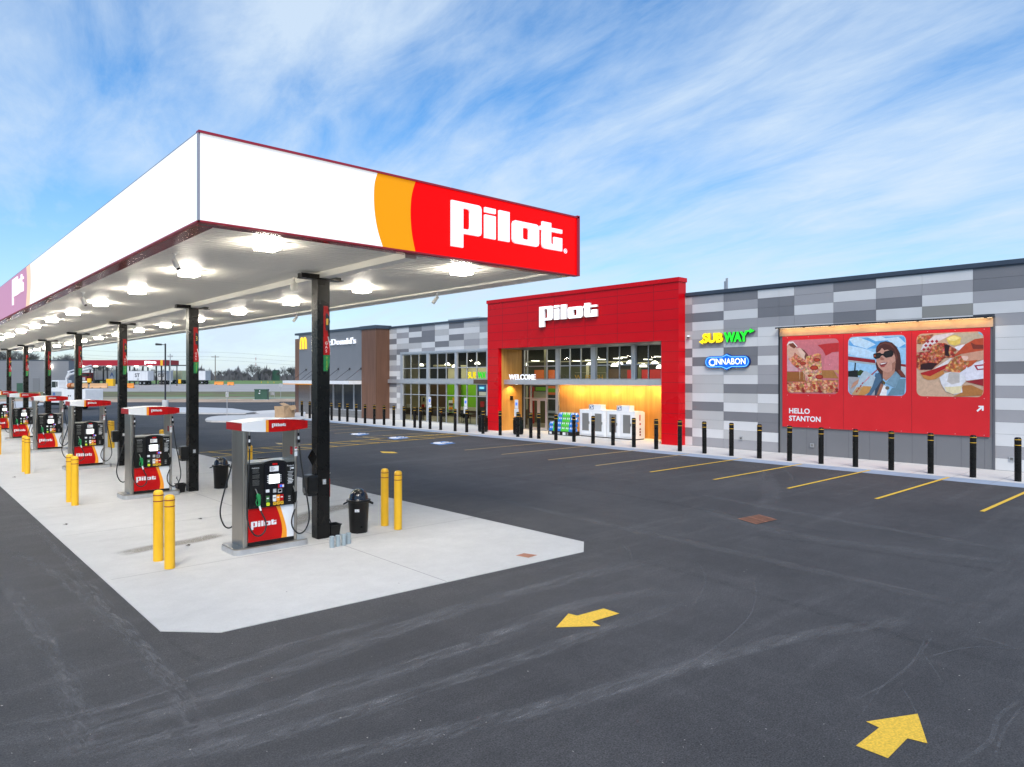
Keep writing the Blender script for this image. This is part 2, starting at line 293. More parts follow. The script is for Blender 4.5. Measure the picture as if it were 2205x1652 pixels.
def mark_mat(name, col, thr=.5, stretch=(1, 1, 1), amt=.7, rot=0):
    m = mat(name, col, .9); N, L = nt(m); P = N['Principled BSDF']; tc = N.new('ShaderNodeTexCoord'); mp = N.new('ShaderNodeMapping'); mp.inputs['Scale'].default_value = stretch; mp.inputs['Rotation'].default_value[2] = rot
    n = N.new('ShaderNodeTexNoise'); n.inputs['Scale'].default_value = 4.5; n.inputs['Detail'].default_value = 12; n.inputs['Roughness'].default_value = .84
    L.new(tc.outputs['Object'], mp.inputs[0]); L.new(mp.outputs[0], n.inputs[0]); r = N.new('ShaderNodeMapRange'); L.new(n.outputs[0], r.inputs[0])
    r.inputs[1].default_value = thr; r.inputs[2].default_value = thr+.2; r.inputs[3].default_value = 0; r.inputs[4].default_value = amt
    vc = N.new('ShaderNodeVertexColor'); vc.layer_name = 'Col'; mu = N.new('ShaderNodeMath'); mu.operation = 'MULTIPLY'; L.new(r.outputs[0], mu.inputs[0]); L.new(vc.outputs[0], mu.inputs[1])
    g1 = N.new('ShaderNodeTexNoise'); g1.inputs['Scale'].default_value = 60; g1.inputs['Detail'].default_value = 3; L.new(tc.outputs['Object'], g1.inputs[0])
    g2 = N.new('ShaderNodeMapRange'); L.new(g1.outputs[0], g2.inputs[0]); g2.inputs[1].default_value = .35; g2.inputs[2].default_value = .62; g2.inputs[3].default_value = .15; g2.inputs[4].default_value = 1
    m3 = N.new('ShaderNodeMath'); m3.operation = 'MULTIPLY'; L.new(mu.outputs[0], m3.inputs[0]); L.new(g2.outputs[0], m3.inputs[1]); L.new(m3.outputs[0], P.inputs['Alpha'])
mark_mat('scuff_light', (.22,.215,.21), .43, (.35, 1.6, 1), .95); mark_mat('scuff_thin', (.19,.19,.19), .40, (1.5, 1.5, 1), .55); mark_mat('scuff_along', (.20,.195,.19), .44, (1.8, .3, 1), .8); mark_mat('seam_dark', (.03,.03,.028), .42, (1, 1, 1), .32)
mark_mat('stain', (.27,.235,.18), .30, (1, 1, 1), .8)
# ------------------------------------------------------------------ world, sun, camera
W = bpy.data.worlds.new('World'); SC.world = W; W.use_nodes = True; N, L = W.node_tree.nodes, W.node_tree.links
bg = N['Background']; sky = N.new('ShaderNodeTexSky'); sky.sky_type = 'NISHITA'; sky.sun_disc = False
SUN_EL, SUN_AZ = math.radians(46), math.radians(222)     # azimuth clockwise from +Y
sky.sun_elevation = SUN_EL; sky.sun_rotation = SUN_AZ; sky.air_density = 1.0; sky.dust_density = .6; sky.ozone_density = 3.0
tc = N.new('ShaderNodeTexCoord'); sx = N.new('ShaderNodeSeparateXYZ'); L.new(tc.outputs['Generated'], sx.inputs[0])
def M_(op, a, b=None, clamp=False):
    n = N.new('ShaderNodeMath'); n.operation = op; n.use_clamp = clamp
    for i, v in enumerate((a, b)):
        if v is None: continue
        if isinstance(v, (int, float)): n.inputs[i].default_value = v
        else: L.new(v, n.inputs[i])
    return n.outputs[0]
zc = M_('ADD', M_('MAXIMUM', sx.outputs[2], 0.0), .16)
u_ = M_('DIVIDE', sx.outputs[0], zc); v_ = M_('DIVIDE', sx.outputs[1], zc)
# across / along the direction the cirrus streams in
al = M_('ADD', M_('MULTIPLY', u_, math.sin(YAW-.62)), M_('MULTIPLY', v_, math.cos(YAW-.62)))
ac = M_('SUBTRACT', M_('MULTIPLY', u_, math.cos(YAW-.62)), M_('MULTIPLY', v_, math.sin(YAW-.62)))
def cn(sa, sc_, det, ro, seed, dist=0.0):
    cb = N.new('ShaderNodeCombineXYZ'); L.new(M_('MULTIPLY', ac, sc_), cb.inputs[0]); L.new(M_('MULTIPLY', al, sa), cb.inputs[1]); cb.inputs[2].default_value = seed
    n = N.new('ShaderNodeTexNoise'); n.inputs['Scale'].default_value = 1; n.inputs['Detail'].default_value = det; n.inputs['Roughness'].default_value = ro; n.inputs['Distortion'].default_value = dist
    L.new(cb.outputs[0], n.inputs[0]); return n.outputs[0]
def mr(v, a, b, c, d):
    r = N.new('ShaderNodeMapRange'); L.new(v, r.inputs[0])
    for i, q in enumerate((a, b, c, d)): r.inputs[i+1].default_value = q
    return r.outputs[0]
streaks = cn(.62, 1.7, 9, .60, 3.1, .35); big = cn(.62, .95, 5, .5, 7.7, .2); fine = cn(1.7, 5.0, 8, .66, 1.3, .5)
side = mr(ac, -1.4, 1.6, -.03, .08)
cl = M_('ADD', M_('ADD', M_('MULTIPLY', streaks, .42), M_('MULTIPLY', big, .36)), M_('ADD', M_('MULTIPLY', fine, .24), side))
cloud = mr(cl, .484, .665, 0, .88)
hz = mr(sx.outputs[2], 0, .34, .62, 0)      # paler air low down
hsv = N.new('ShaderNodeHueSaturation'); hsv.inputs['Saturation'].default_value = 1.38; hsv.inputs['Value'].default_value = 1.36; L.new(sky.outputs[0], hsv.inputs['Color'])
mixh = N.new('ShaderNodeMixRGB'); L.new(hz, mixh.inputs[0]); L.new(hsv.outputs[0], mixh.inputs[1]); mixh.inputs[2].default_value = (3.8,4.8,6.0,1)
mixc = N.new('ShaderNodeMixRGB'); L.new(cloud, mixc.inputs[0]); L.new(mixh.outputs[0], mixc.inputs[1]); mixc.inputs[2].default_value = (4.8,5.75,6.8,1)
L.new(mixc.outputs[0], bg.inputs[0]); bg.inputs[1].default_value = .10
sl = bpy.data.lights.new('sun', 'SUN'); sl.energy = 2.3; sl.angle = math.radians(32); sl.color = (1,.95,.88)
so = bpy.data.objects.new('sun', sl); COL.objects.link(so)
dv = Vector((math.sin(SUN_AZ)*math.cos(SUN_EL), math.cos(SUN_AZ)*math.cos(SUN_EL), math.sin(SUN_EL)))
so.rotation_euler = dv.to_track_quat('Z', 'Y').to_euler(); so.location = (-20, -20, 40)
cam = bpy.data.cameras.new('camera'); co = bpy.data.objects.new('camera', cam); COL.objects.link(co)
co.location = (0, 0, HC); co.rotation_euler = (PI/2, 0, -YAW); cam.sensor_width = 36; cam.lens = FP/2205*36; cam.shift_y = -11/2205
cam.clip_end = 6000; cam.clip_start = .1; SC.camera = co
SC.view_settings.view_transform = 'Standard'; SC.view_settings.look = 'None'; SC.view_settings.exposure = .55; SC.view_settings.gamma = 1
SC.cycles.use_denoising = True; SC.cycles.max_bounces = 8; SC.cycles.sample_clamp_indirect = 6; SC.cycles.transparent_max_bounces = 12
try: SC.cycles.denoiser = 'OPENIMAGEDENOISE'
except Exception: pass
# ================================================================== ground
ORD = ['first','second','third','fourth','fifth','sixth','seventh','eighth','ninth','tenth','eleventh','twelfth','thirteenth','fourteenth','fifteenth','sixteenth','seventeenth','eighteenth','nineteenth','twentieth']
def lat(l, d, z): return (l*CA+d*SA, -l*SA+d*CA, z)
g = MB(); g.face([(-3000,-3000,-1.2),(3000,-3000,-1.2),(3000,3000,-1.2),(-3000,3000,-1.2)], 'field_grass'); struct(g, 'ground')
g = MB(); g.face([lat(-130,-40,0), lat(120,-40,0), lat(120,112,0), lat(-130,112,0)], 'asphalt'); struct(g, 'asphalt')
def strip(name, prof, m, l0=-900, l1=40, n=1):  # bands laid out by lateral and depth in the camera's frame
    mb = MB(); 
    for (d0, z0), (d1, z1) in zip(prof, prof[1:]):
        k = 24
        for i in range(k):
            a, b = l0+(l1-l0)*i/k, l0+(l1-l0)*(i+1)/k
            mb.face([lat(a, d0, z0), lat(b, d0, z0), lat(b, d1, z1), lat(a, d1, z1)], m)
    return struct(mb, name)
strip('dirt_verge', [(106,.006),(112,.10),(116,.22)], 'dirt'); strip('straw_verge', [(116,.22),(122,.38)], 'straw_net')
strip('grass_bank', [(122,.38),(135,.62),(150,.78)], 'bank_grass'); strip('truck_lot', [(150,.78),(180,1.36),(205,1.95)], 'lot_concrete', -900, 60)
strip('field', [(205,1.95),(300,2.45),(420,2.75),(1200,3.1),(2600,3.2)], 'field_grass', -2200, 300)
def poly_sheet(name, pts, m, z, edge=None):
    mb = MB(); mb.prism([pts], z, lambda u, v, w: (u, v, w), m) if z > .003 else mb.face([(x, y, z) for x, y in pts], m)
    return struct(mb, name)
slab = [(11.59,10.29),(10.94,9.72),(3.72,10.08),(3.11,10.71),(3.40,28.76),(4.30,76),(11.9,76),(11.62,21.5)]
poly_sheet('concrete_slab', slab, 'slab_concrete', .012)
# saw cuts and panel joints of the slab
j = MB()
def joint(a, b, w=.009, z=.0155, m='fascia_joint', mb=None):
    A, B = Vector((*a, 0)), Vector((*b, 0)); n = (B-A).normalized().cross(Vector((0,0,1)))*w
    (mb or j).face([(A+n).to_tuple()[:2]+(z,), (B+n).to_tuple()[:2]+(z,), (B-n).to_tuple()[:2]+(z,), (A-n).to_tuple()[:2]+(z,)], m)
mat('joint', (.25,.245,.235), .9)
for y in (14.0, 18.6, 22.9, 27.4, 31.9, 36.4, 41, 45.5, 50): joint((3.2+(y-10.7)*.0175, y), (11.6, y), m='joint')
joint((7.55, 9.9), (7.9, 60), m='joint'); struct(j, 'slab_joints')
walk = [(29.0,-6),(29.0,60),(29.9,75),(42,80),(42,-6)]
poly_sheet('sidewalk', walk, 'walk_concrete', .012)
poly_sheet('gutter_apron', [(27.9,-6),(28.0,30),(28.05,60),(29.0,66),(28.997,60),(28.997,-6)], 'apron_concrete', .006)
jw = MB()
for i in range(48): joint((29.02, 1.2+i*1.37), (32.4, 1.2+i*1.37), .006, .016, 'joint', jw)
for i in range(24): joint((27.98, 1.2+i*2.74), (28.98, 1.2+i*2.74), .006, .010, 'joint', jw)
struct(jw, 'sidewalk_joints')
# islands of concrete with curved kerbs, far left
def island(name, px):
    pts = [gp(x, y) for x, y in px]; mb = MB()
    mb.prism([pts], .14, lambda u, v, w: (u, v, w), 'kerb'); struct(mb, name)
island('concrete_island', [(441.6,906.5),(446,903),(455,900.5),(470,898.5),(500,897.5),(530,897.2),(530,896),(560,894.5),(610,891),(650,891),(655,905),(640,909),(600,910.5),(530,910),(480,910),(455,909.5),(445,908.5)])
island('small_island', [(345,888),(372,879.5),(430,879.5),(500,882),(552,889.5),(530,892.5),(420,892),(370,890)])
island('far_kerb_island', [(-40,868),(60,866),(100,872),(60,880),(-40,882)])
# ---------------- painted lines
def line_on(mb, a, b, w, m, z=.010):
    A, B = Vector((*a, 0)), Vector((*b, 0)); n = (B-A).normalized().cross(Vector((0,0,1)))*w/2
    mb.face([(A.x+n.x, A.y+n.y, z), (B.x+n.x, B.y+n.y, z), (B.x-n.x, B.y-n.y, z), (A.x-n.x, A.y-n.y, z)], m)
for i, Y in enumerate([2.7,5.44,8.13,10.84,13.54,16.27,18.98,21.7,24.75,27.5]):
    mb = MB(); line_on(mb, (22.1, Y), (28.85, Y), .11, 'road_yellow' if i < 6 else 'road_yellow_pale'); struct(mb, 'parking_line')
for Y in (41.6, 44.3, 47.1, 49.8, 52.5, 55.3, 58.0):
    mb = MB(); line_on(mb, (22.6, Y), (28.3, Y), .11, 'road_yellow_pale'); struct(mb, 'parking_line')
def hatch(name, x0, x1, y0, y1, n, m, slant=1.0):
    mb = MB(); line_on(mb, (x0, y0), (x1, y0), .11, m); line_on(mb, (x0, y1), (x1, y1), .11, m)
    line_on(mb, (x0, y0), (x0, y1), .11, m, .0105)
    for i in range(n):
        x = x0+(x1-x0-slant)*(i+.4)/n; line_on(mb, (x, y0), (x+slant, y1), .11, m, .011)
    struct(mb, name)
hatch('access_aisle_marking', 22.5, 28.6, 36.0, 37.9, 4, 'road_yellow_pale', -1.2)
mb = MB(); a0, b0 = gp(430,975), gp(1003,931.5); a1, b1 = gp(455,985), gp(1045,934.5)
line_on(mb, a0, b0, .11, 'road_yellow'); line_on(mb, a1, b1, .11, 'road_yellow')
for i in range(13):
    t = (i+.3)/13; A = (a0[0]+(b0[0]-a0[0])*t, a0[1]+(b0[1]-a0[1])*t); t2 = min(1, t+.045); B = (a1[0]+(b1[0]-a1[0])*t2, a1[1]+(b1[1]-a1[1])*t2)
    line_on(mb, A, B, .11, 'road_yellow', .0105)
struct(mb, 'crosswalk_marking')
for q in ([(752,935),(773,938.5),(796,936),(776,932.5)], [(832,943.5),(850,947),(883,943.5),(862,940)], [(925,955),(948,959),(982,955),(956,950.5)]):
    pts = [gp(*p) for p in q]; mb = MB(); mb.face([(x, y, .011) for x, y in pts], 'road_blue')
    cx = sum(p[0] for p in pts)/4; cy = sum(p[1] for p in pts)/4
    T = lambda u, v, w: (cx+v, cy-u, .015+w)
    mb.tube([T(-.05,.45,0), T(-.05,.05,0), T(.25,.02,0), T(.4,-.3,0)], .05, 'road_white', 4); ring = [T(.30*math.cos(a)-.05, .3*math.sin(a)-.2, 0) for a in [2.2+k*.42 for k in range(11)]]; mb.tube(ring, .045, 'road_white', 4)
    mb.lathe([(.10,0),(.10,.01)], 'road_white', (cx+.62, cy+.05), 10, z0=.012)
    struct(mb, 'accessible_space_marking')
ARR = [(1197,1352),(1224,1322),(1243,1326.5),(1300,1311),(1334,1322),(1275,1339.5),(1293,1349)]
def arrow(px, label, m='road_yellow'):
    mb = MB(); mb.face([(*gp(*p), .006) for p in px], m); tag(mb.build('painted_arrow'), label, 'painted arrow', 'arrows painted on the asphalt')
arrow(ARR, 'yellow painted arrow on the asphalt in front of the pump slab, pointing left')
arrow([(1843,1607),(1912,1634),(1954,1591),(1997,1602),(1976,1538),(1865,1555),(1893,1568)], 'large yellow painted arrow nearest the camera, pointing away to the right')
arrow([(818,972.5),(824,975.8),(845,976.2),(857,976),(849,973.5),(835,973)], 'small pale yellow painted arrow beside the crosswalk hatching')
arrow([(592,954),(600,957),(616,957.5),(611,954.5)], 'distant faded yellow arrow behind the nearest pump', 'road_yellow_pale')
# ---------------- scuffs, tyre marks and seams on the asphalt
def ribbon(name, px, w, m, z=.004, fade=True):
    P = [Vector((*gp(*p), z)) for p in px]; Q = []
    for i in range(len(P)-1):       # smooth
        p0, p1, p2, p3 = P[max(i-1,0)], P[i], P[i+1], P[min(i+2, len(P)-1)]
        for k in range(6):
            t = k/6; Q.append(.5*((2*p1)+(p2-p0)*t+(2*p0-5*p1+4*p2-p3)*t*t+(3*p1-p0-3*p2+p3)*t**3))
    Q.append(P[-1]); mb = MB(); V = []
    for i, p in enumerate(Q):
        d = (Q[min(i+1,len(Q)-1)]-Q[max(i-1,0)]); n = Vector((-d.y, d.x, 0)).normalized()*w/2; V.append((p+n, p+n*.45, p-n*.45, p-n))
    n_ = len(Q)-1
    me_c = []
    for i in range(n_):
        e = 1
        for k in range(3):
            mb.face([V[i][k], V[i+1][k], V[i+1][k+1], V[i][k+1]], m, (1,1,1))
    o = mb.build(name, recalc=False); me = o.data; ca = me.color_attributes['Col']
    for fi, p in enumerate(me.polygons):      # soft edges across and at both ends
        i, k = divmod(fi, 3)
        for c, li in enumerate(p.loop_indices):
            ii = i+(1 if c in (1, 2) else 0); kk = k+(1 if c in (2, 3) else 0)
            v = (0 if kk in (0, 3) and w > .1 else 1)*(min(1, min(ii, n_-ii)/(.18*n_)) if fade else 1)
            ca.data[li].color = (v, v, v, 1)
    return tag(o, kind='structure')
for k, (px, w) in enumerate([([(0,1595),(300,1545),(620,1440),(900,1340),(1230,1245),(1420,1205)], .55), ([(0,1640),(380,1580),(700,1490),(1000,1395),(1250,1300),(1460,1270)], .45),
        ([(150,1652),(560,1590),(900,1490),(1200,1390),(1500,1290)], .4), ([(600,1652),(900,1590),(1300,1490),(1700,1375),(2000,1330)], .4), ([(0,1560),(250,1520),(560,1410),(880,1320)], .25), ([(1500,1090),(1700,1150),(2205,1215)], .6), ([(1480,1060),(1800,1120),(2205,1190)], .5), ([(1640,1010),(1660,1060),(1640,1110)], .8), ([(1000,1060),(1400,1150),(2205,1330)], .5), ([(0,1180),(140,1250),(330,1430),(480,1652)], .35), ([(60,1120),(220,1290),(420,1530)], .22), ([(0,1240),(120,1420),(190,1652)], .4)]):
    ribbon('dust_scuff', px, w, 'scuff_light' if k < 5 else 'scuff_along', .003+.0004*k)
for k, (px, w) in enumerate([([(1617,1243),(1628,1275),(1612,1330),(1540,1395),(1420,1460),(1250,1520)], .03), ([(1210,1205),(1180,1228),(1120,1245)], .03), ([(2010,1365),(1985,1405),(1930,1460),(1820,1520)], .035), ([(2000,1362),(1965,1425),(1900,1480),(1840,1560)], .025), ([(1985,1420),(2090,1395),(2205,1400)], .03), ([(2090,1370),(2150,1385),(2205,1405)], .03), ([(2205,1505),(2150,1545),(2130,1600),(2050,1650)], .05), ([(2205,1520),(2165,1570),(2140,1640)], .03), ([(1980,1400),(2010,1440),(2028,1470)], .02), ([(1940,1480),(1960,1510),(1985,1560)], .018), ([(1240,987),(1310,977),(1370,985),(1300,1005),(1225,1010),(1215,998),(1240,987)], .05), ([(1340,1175),(1358,1190),(1360,1204)], .03), ([(1333,1172),(1350,1186),(1352,1200)], .03), ([(1480,1190),(1520,1245),(1490,1310)], .02), ([(1620,1000),(1640,1015),(1645,1035)], .12), ([(1660,1005),(1700,1020),(1705,1040)], .10)]):
    ribbon('tyre_mark', px, w, 'scuff_thin', .0078+.0002*k, len(px) < 7)
for k, px in enumerate([[(1262,1180),(1500,1240),(1800,1330),(2205,1445)], [(1600,1150),(1850,1185),(2205,1240)], [(350,1365),(440,1425),(560,1400)], [(900,1000),(1300,1060),(1900,1170)]]):
    ribbon('asphalt_seam', px, .28 if k != 2 else .12, 'seam_dark', .0118+.0004*k)
ribbon('slab_stain', [(252,1197),(330,1180),(420,1165),(480,1150)], .6, 'stain', .0165); ribbon('slab_stain', [(600,1140),(700,1100),(800,1085)], .9, 'stain', .0170)
# leaves and small litter specks
mat('litter_dark', (.06,.045,.035), .9); mat('litter_pale', (.45,.42,.36), .9)
mb = MB()
for i in range(260):
    x, y = random.uniform(0,2205), 850+random.random()**.6*800; X, Y = gp(x, y); 
    if X > 28.8 or y < 930: continue
    s_ = random.uniform(.005,.014); a = random.random()*PI; zz = .019
    mb.face([(X+s_*math.cos(a+k*2.1)*random.uniform(.6,1.4), Y+s_*math.sin(a+k*2.1), zz+.006*(k == 1)) for k in range(3)], 'litter_pale' if random.random() < .8 else 'litter_dark')
tag(mb.build('litter_specks'), 'tiny pale grit and leaf fragments scattered over the lot', 'grit', kind='stuff')
for (x, y) in [(404,1175),(140,1130),(430,1118),(30,1028)]:
    X, Y = gp(x, y, .02); mb = MB(); pts = [(X+.05*math.cos(a)*(1+.3*math.cos(3*a)), Y+.035*math.sin(a), .018+.014*math.sin(2*a)+.012) for a in [k*PI/4 for k in range(8)]]; mb.face(pts, 'litter_dark')
    tag(mb.build('dry_leaf'), {404: 'curled brown leaf on the slab between the nearest bollards and pump', 140: 'small dry leaf on the slab beside the left asphalt edge', 430: 'small dry leaf behind the nearest pair of yellow bollards', 30: 'dry leaf far left on the slab near the asphalt'}[x], 'leaf')
# drain grate and slab cover
c4 = [gp(1589,1118), gp(1634,1109), gp(1673,1120), gp(1629,1130)]
mb = MB(); mb.face([(x, y, .004) for x, y in c4], 'pit'); A = [Vector((x, y, .004)) for x, y in c4]
r = empty('drain_grate', (*A[0][:2], 0)); o_ = A[0].copy(); o_.z = 0
for i in range(15):
    t0, t1 = (i+.1)/15, (i+.62)/15; P = A[0].lerp(A[1], 0)
    q = [A[0].lerp(A[3], t0), A[1].lerp(A[2], t0), A[1].lerp(A[2], t1), A[0].lerp(A[3], t1)]
    mb.face([(v.x, v.y, .012) for v in q], 'rust')
for s0, s1 in ((0,.04),(.48,.52),(.96,1)):
    q = [A[0].lerp(A[1], s0), A[0].lerp(A[1], s1), A[3].lerp(A[2], s1), A[3].lerp(A[2], s0)]; mb.face([(v.x, v.y, .014) for v in q], 'rust')
for v in range(len(mb.v)): mb.v[v] = (mb.v[v][0]-o_.x, mb.v[v][1]-o_.y, mb.v[v][2])
mb.build('grate_bars', r); tag(r, 'rusty rectangular storm drain grate set in the open asphalt', 'drain grate')
mb = MB(); mb.face([(*gp(*p), .0165) for p in [(1110,1198),(1128,1193),(1158,1197),(1138,1203)]], 'rust'); tag(mb.build('slab_cover'), 'small rust coloured cover plate in the slab corner nearest the store', 'cover plate')
# ================================================================== the canopy over the pumps
CY0, CY1, ZB, ZT = 10.70, 72.6, 5.88, 7.15
XL, XR = 3.69, 11.88
can = empty('fuel_canopy', (7.5, 40, 0)); CO = Vector((7.5, 40, 0))
def cbuild(mb, name, parent=None):
    for i, v in enumerate(mb.v): mb.v[i] = (shear(v[0], v[1])-CO.x, v[1]-CO.y, v[2])
    return mb.build(name, parent or can)
mb = MB(); nseg = 8
for i in range(nseg):
    y0, y1 = CY0+.1+(CY1-CY0-.2)*i/nseg, CY0+.1+(CY1-CY0-.2)*(i+1)/nseg
    for x0, x1 in ((XL+.34, 7.49), (7.73, XR-.52)):
        ys = y0+(.25 if i == 0 else 0); mb.face([(x0, ys, 5.965), (x1, ys, 5.965), (x1, y1, 5.965), (x0, y1, 5.965)], 'deck_groove')
ny = int((CY1-CY0-.5)/.41)
for i in range(ny):
    y0 = CY0+.34+i*.41
    for x0, x1 in ((XL+.34, 7.49), (7.73, XR-.52)):
        for a, b in ((.0, .175), (.205, .38)):
            mb.box(x0+.001, x1-.001, y0+a, y0+b, 5.93, 5.955, 'canopy_deck')
cbuild(mb, 'ceiling_deck')
mb = MB(); mb.box(7.49, 7.73, CY0+.3, CY1-.1, 5.80, 6.0, 'deck_trim'); mb.box(XR-.52, XR-.06, CY0+.3, CY1-.1, 5.885, 5.95, 'deck_trim'); cbuild(mb, 'ceiling_trim')
mb = MB(); mb.box(XL+.1, XR-.1, CY0+.1, CY1-.1, 6.9, 7.0, 'steel_dark'); cbuild(mb, 'roof_deck')
# red soffit returns
mb = MB(); mb.box(XL+.005, XL+.34, CY0+.4, CY1-.1, 5.876, 5.95, 'red_soffit'); mb.box(XL+.005, XR-.02, CY0+.005, CY0+.36, 5.874, 5.95, 'red_soffit'); cbuild(mb, 'soffit_return')
# front fascia, lit, with the curved yellow band
def arc(pts, n=12):
    out = []
    for i in range(len(pts)-1):
        p0, p1, p2, p3 = [Vector((*pts[max(0, min(len(pts)-1, k))], 0)) for k in (i-1, i, i+1, i+2)]
        for k in range(3):
            t = k/3; q = .5*((2*p1)+(p2-p0)*t+(2*p0-5*p1+4*p2-p3)*t*t+(3*p1-p0-3*p2+p3)*t**3); out.append((q.x, q.y))
    return out+[pts[-1]]
A1 = arc([(6.70,ZT),(6.645,6.97),(6.63,6.737),(6.64,6.511),(6.674,6.288),(6.728,6.089),(6.81,ZB)])  # band edges likewise traced from image pixels
A2 = arc([(7.50,ZT),(7.427,6.923),(7.398,6.704),(7.396,6.49),(7.415,6.255),(7.45,6.07),(7.50,ZB)])
TF = lambda u, v, w: (u, CY0-w, v)
mb = MB()
mb.prism([[(XL+.02,ZB)]+A1[::-1]+[(XL+.02,ZT)]], .02, TF, 'lit_white'); mb.prism([A1+A2[::-1]], .02, TF, 'lit_yellow'); mb.prism([A2+[(XR-.06,ZB),(XR-.06,ZT)]], .02, TF, 'lit_red')
mb.box(XL+.03, XR-.05, CY0+.002, CY0+.1, ZB+.002, ZT-.002, 'white_paint'); cbuild(mb, 'front_fascia')
mb = MB(); put_pilot(mb, TF, 3.015, .045, 'logo_white', cx=9.804, cy=6.515, w0=.02)
ring = [(11.452+.052*math.cos(a), 6.372+.052*math.sin(a)) for a in [k*PI/9 for k in range(18)]]; inn = [(11.452+.040*math.cos(a), 6.372+.040*math.sin(a)) for a in [k*PI/9 for k in range(18)]]
mb.prism([ring, inn], .01, TF, 'logo_white', w0=.02); put_text(mb, 'R', TF, .01, 'logo_white', .045, .01, 'CENTER', u0=11.452, v0=6.35, w0=.02); cbuild(mb, 'lettering')
mb = MB(); mb.box(XL-.01, XR, CY0-.05, CY0+.06, ZT, ZT+.035, 'fascia_red_trim'); mb.box(XR-.06, XR+.02, CY0-.05, CY0+.12, ZB-.02, ZT+.06, 'fascia_red_trim'); mb.box(XL+.02, XR-.06, CY0-.03, CY0+.08, ZB-.03, ZB-.001, 'far_red'); cbuild(mb, 'fascia_trim')
mb = MB(); mb.box(XL-.012, XL+.018, CY0-.026, CY0+.02, ZB, ZT, 'fascia_joint'); mb.box(XL-.01, XL+.05, CY0+.03, CY1, ZT, ZT+.02, 'fascia_joint'); mb.box(XL-.012, XL+.05, CY0+.03, CY1, ZB-.03, ZB-.001, 'far_red'); cbuild(mb, 'corner_trim')
# long side fascia, glow washing out its red sign is put into the colours
TS = lambda u, v, w: (XL-w, u, v)
S1 = arc([(26.45,ZT),(26.35,6.8),(26.36,6.4),(26.6,ZB)]); S2 = arc([(27.3,ZT),(27.15,6.8),(27.16,6.4),(27.4,ZB)])
mb = MB(); mb.prism([[(CY0+.02,ZB)]+S1[::-1]+[(CY0+.02,ZT)]], .01, TS, 'lit_white'); mb.prism([S1+S2[::-1]], .01, TS, 'yellow_glow_wash'); mb.prism([S2+[(36,ZB),(36,ZT)]], .01, TS, 'red_glow_wash')
mb.box(XL-.01, XL+.06, 36.005, CY1, ZB, ZT, 'lit_white'); mb.box(XL+.002, XL+.06, CY0+.03, 36, ZB, ZT, 'white_paint'); cbuild(mb, 'side_fascia')
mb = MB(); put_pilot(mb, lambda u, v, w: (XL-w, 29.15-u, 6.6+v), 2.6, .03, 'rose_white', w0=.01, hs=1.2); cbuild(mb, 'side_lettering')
mb = MB(); mb.box(XR-.06, XR, CY0+.13, CY1, ZB, ZT, 'white_paint'); mb.box(XL+.06, XR-.06, CY1-.08, CY1, ZB, ZT, 'white_paint'); cbuild(mb, 'rear_fascia')
# columns
NUM = ['1', '3', '5', '7', '9', '11', '13']
COLY = [14.40+8.80*k for k in range(7)]
for k, cy in enumerate(COLY):
    sxx = shear(7.57, cy)-CO.x; oy = cy-CO.y
    mb = MB(); mb.box(sxx-.15, sxx+.15, oy, oy+.30, .012, 5.79, 'black_paint', bev=.025)
    col = mb.build('column', can)
    mb = MB(); mb.box(sxx-.5, sxx+.5, oy+.02, oy+.28, 5.77, 5.792, 'black_paint'); mb.box(sxx-.5, sxx-.03, oy+.05, oy+.25, 5.793, 5.88, 'black_paint'); mb.box(sxx+.05, sxx+.5, oy+.13, oy+.16, 5.793, 5.86, 'black_paint'); mb.build('top_plate', col)
    T = lambda u, v, w: (sxx+.0+u-7.57, oy-w, v)
    mb = MB(); w0 = .006
    mb.prism([[(7.557,4.09),(7.71,4.09),(7.717,4.25),(7.705,4.38),(7.675,4.50),(7.655,4.64),(7.70,4.75),(7.716,4.84),(7.70,4.95),(7.665,5.18),(7.557,5.18)]], w0, T, 'pump_red')
    mb.prism([[(7.557,3.73),(7.656,3.73),(7.69,3.85),(7.71,3.95),(7.715,4.088),(7.557,4.088)]], w0, T, 'green_plastic')
    mb.prism([[(7.612,5.02),(7.66,5.01),(7.70,4.93),(7.716,4.84),(7.70,4.74),(7.655,4.645),(7.612,4.62),(7.60,4.82)]], .008, T, 'black_gloss')
    mb.prism([[(7.655,4.50),(7.69,4.37),(7.712,4.22),(7.717,4.09),(7.72,4.25),(7.708,4.38),(7.68,4.5)]], .008, T, 'pump_white')
    put_text(mb, NUM[k], T, .002, 'gold_band', .14, .01, 'CENTER', u0=7.645, v0=4.76, w0=.008, width=.05 if len(NUM[k]) < 2 else .075)
    for i, ch in enumerate('GAS'): put_text(mb, ch, T, .002, 'pump_white', .062, .012, 'CENTER', u0=7.625, v0=4.325-i*.088, w0=w0)
    for i, ch in enumerate('DIESEL'): put_text(mb, ch, T, .002, 'hivis', .04, .006, 'CENTER', u0=7.64, v0=4.015-i*.05, w0=w0)
    mb.build('number_sign', col)
    mb = MB(); T2 = lambda u, v, w: (sxx+u, oy-w, v); mb.prism([[(-.03,1.22),(.05,1.22),(.05,1.33),(-.03,1.33)]], .006, T2, 'galv'); put_text(mb, 'III', T2, .002, 'pump_white', .04, .01, 'CENTER', u0=.01, v0=1.27, w0=.006); mb.build('notice_plate', col)
tag(can, 'long flat fuel canopy over the pumps with glowing white fascia and red logo end', 'fuel canopy')
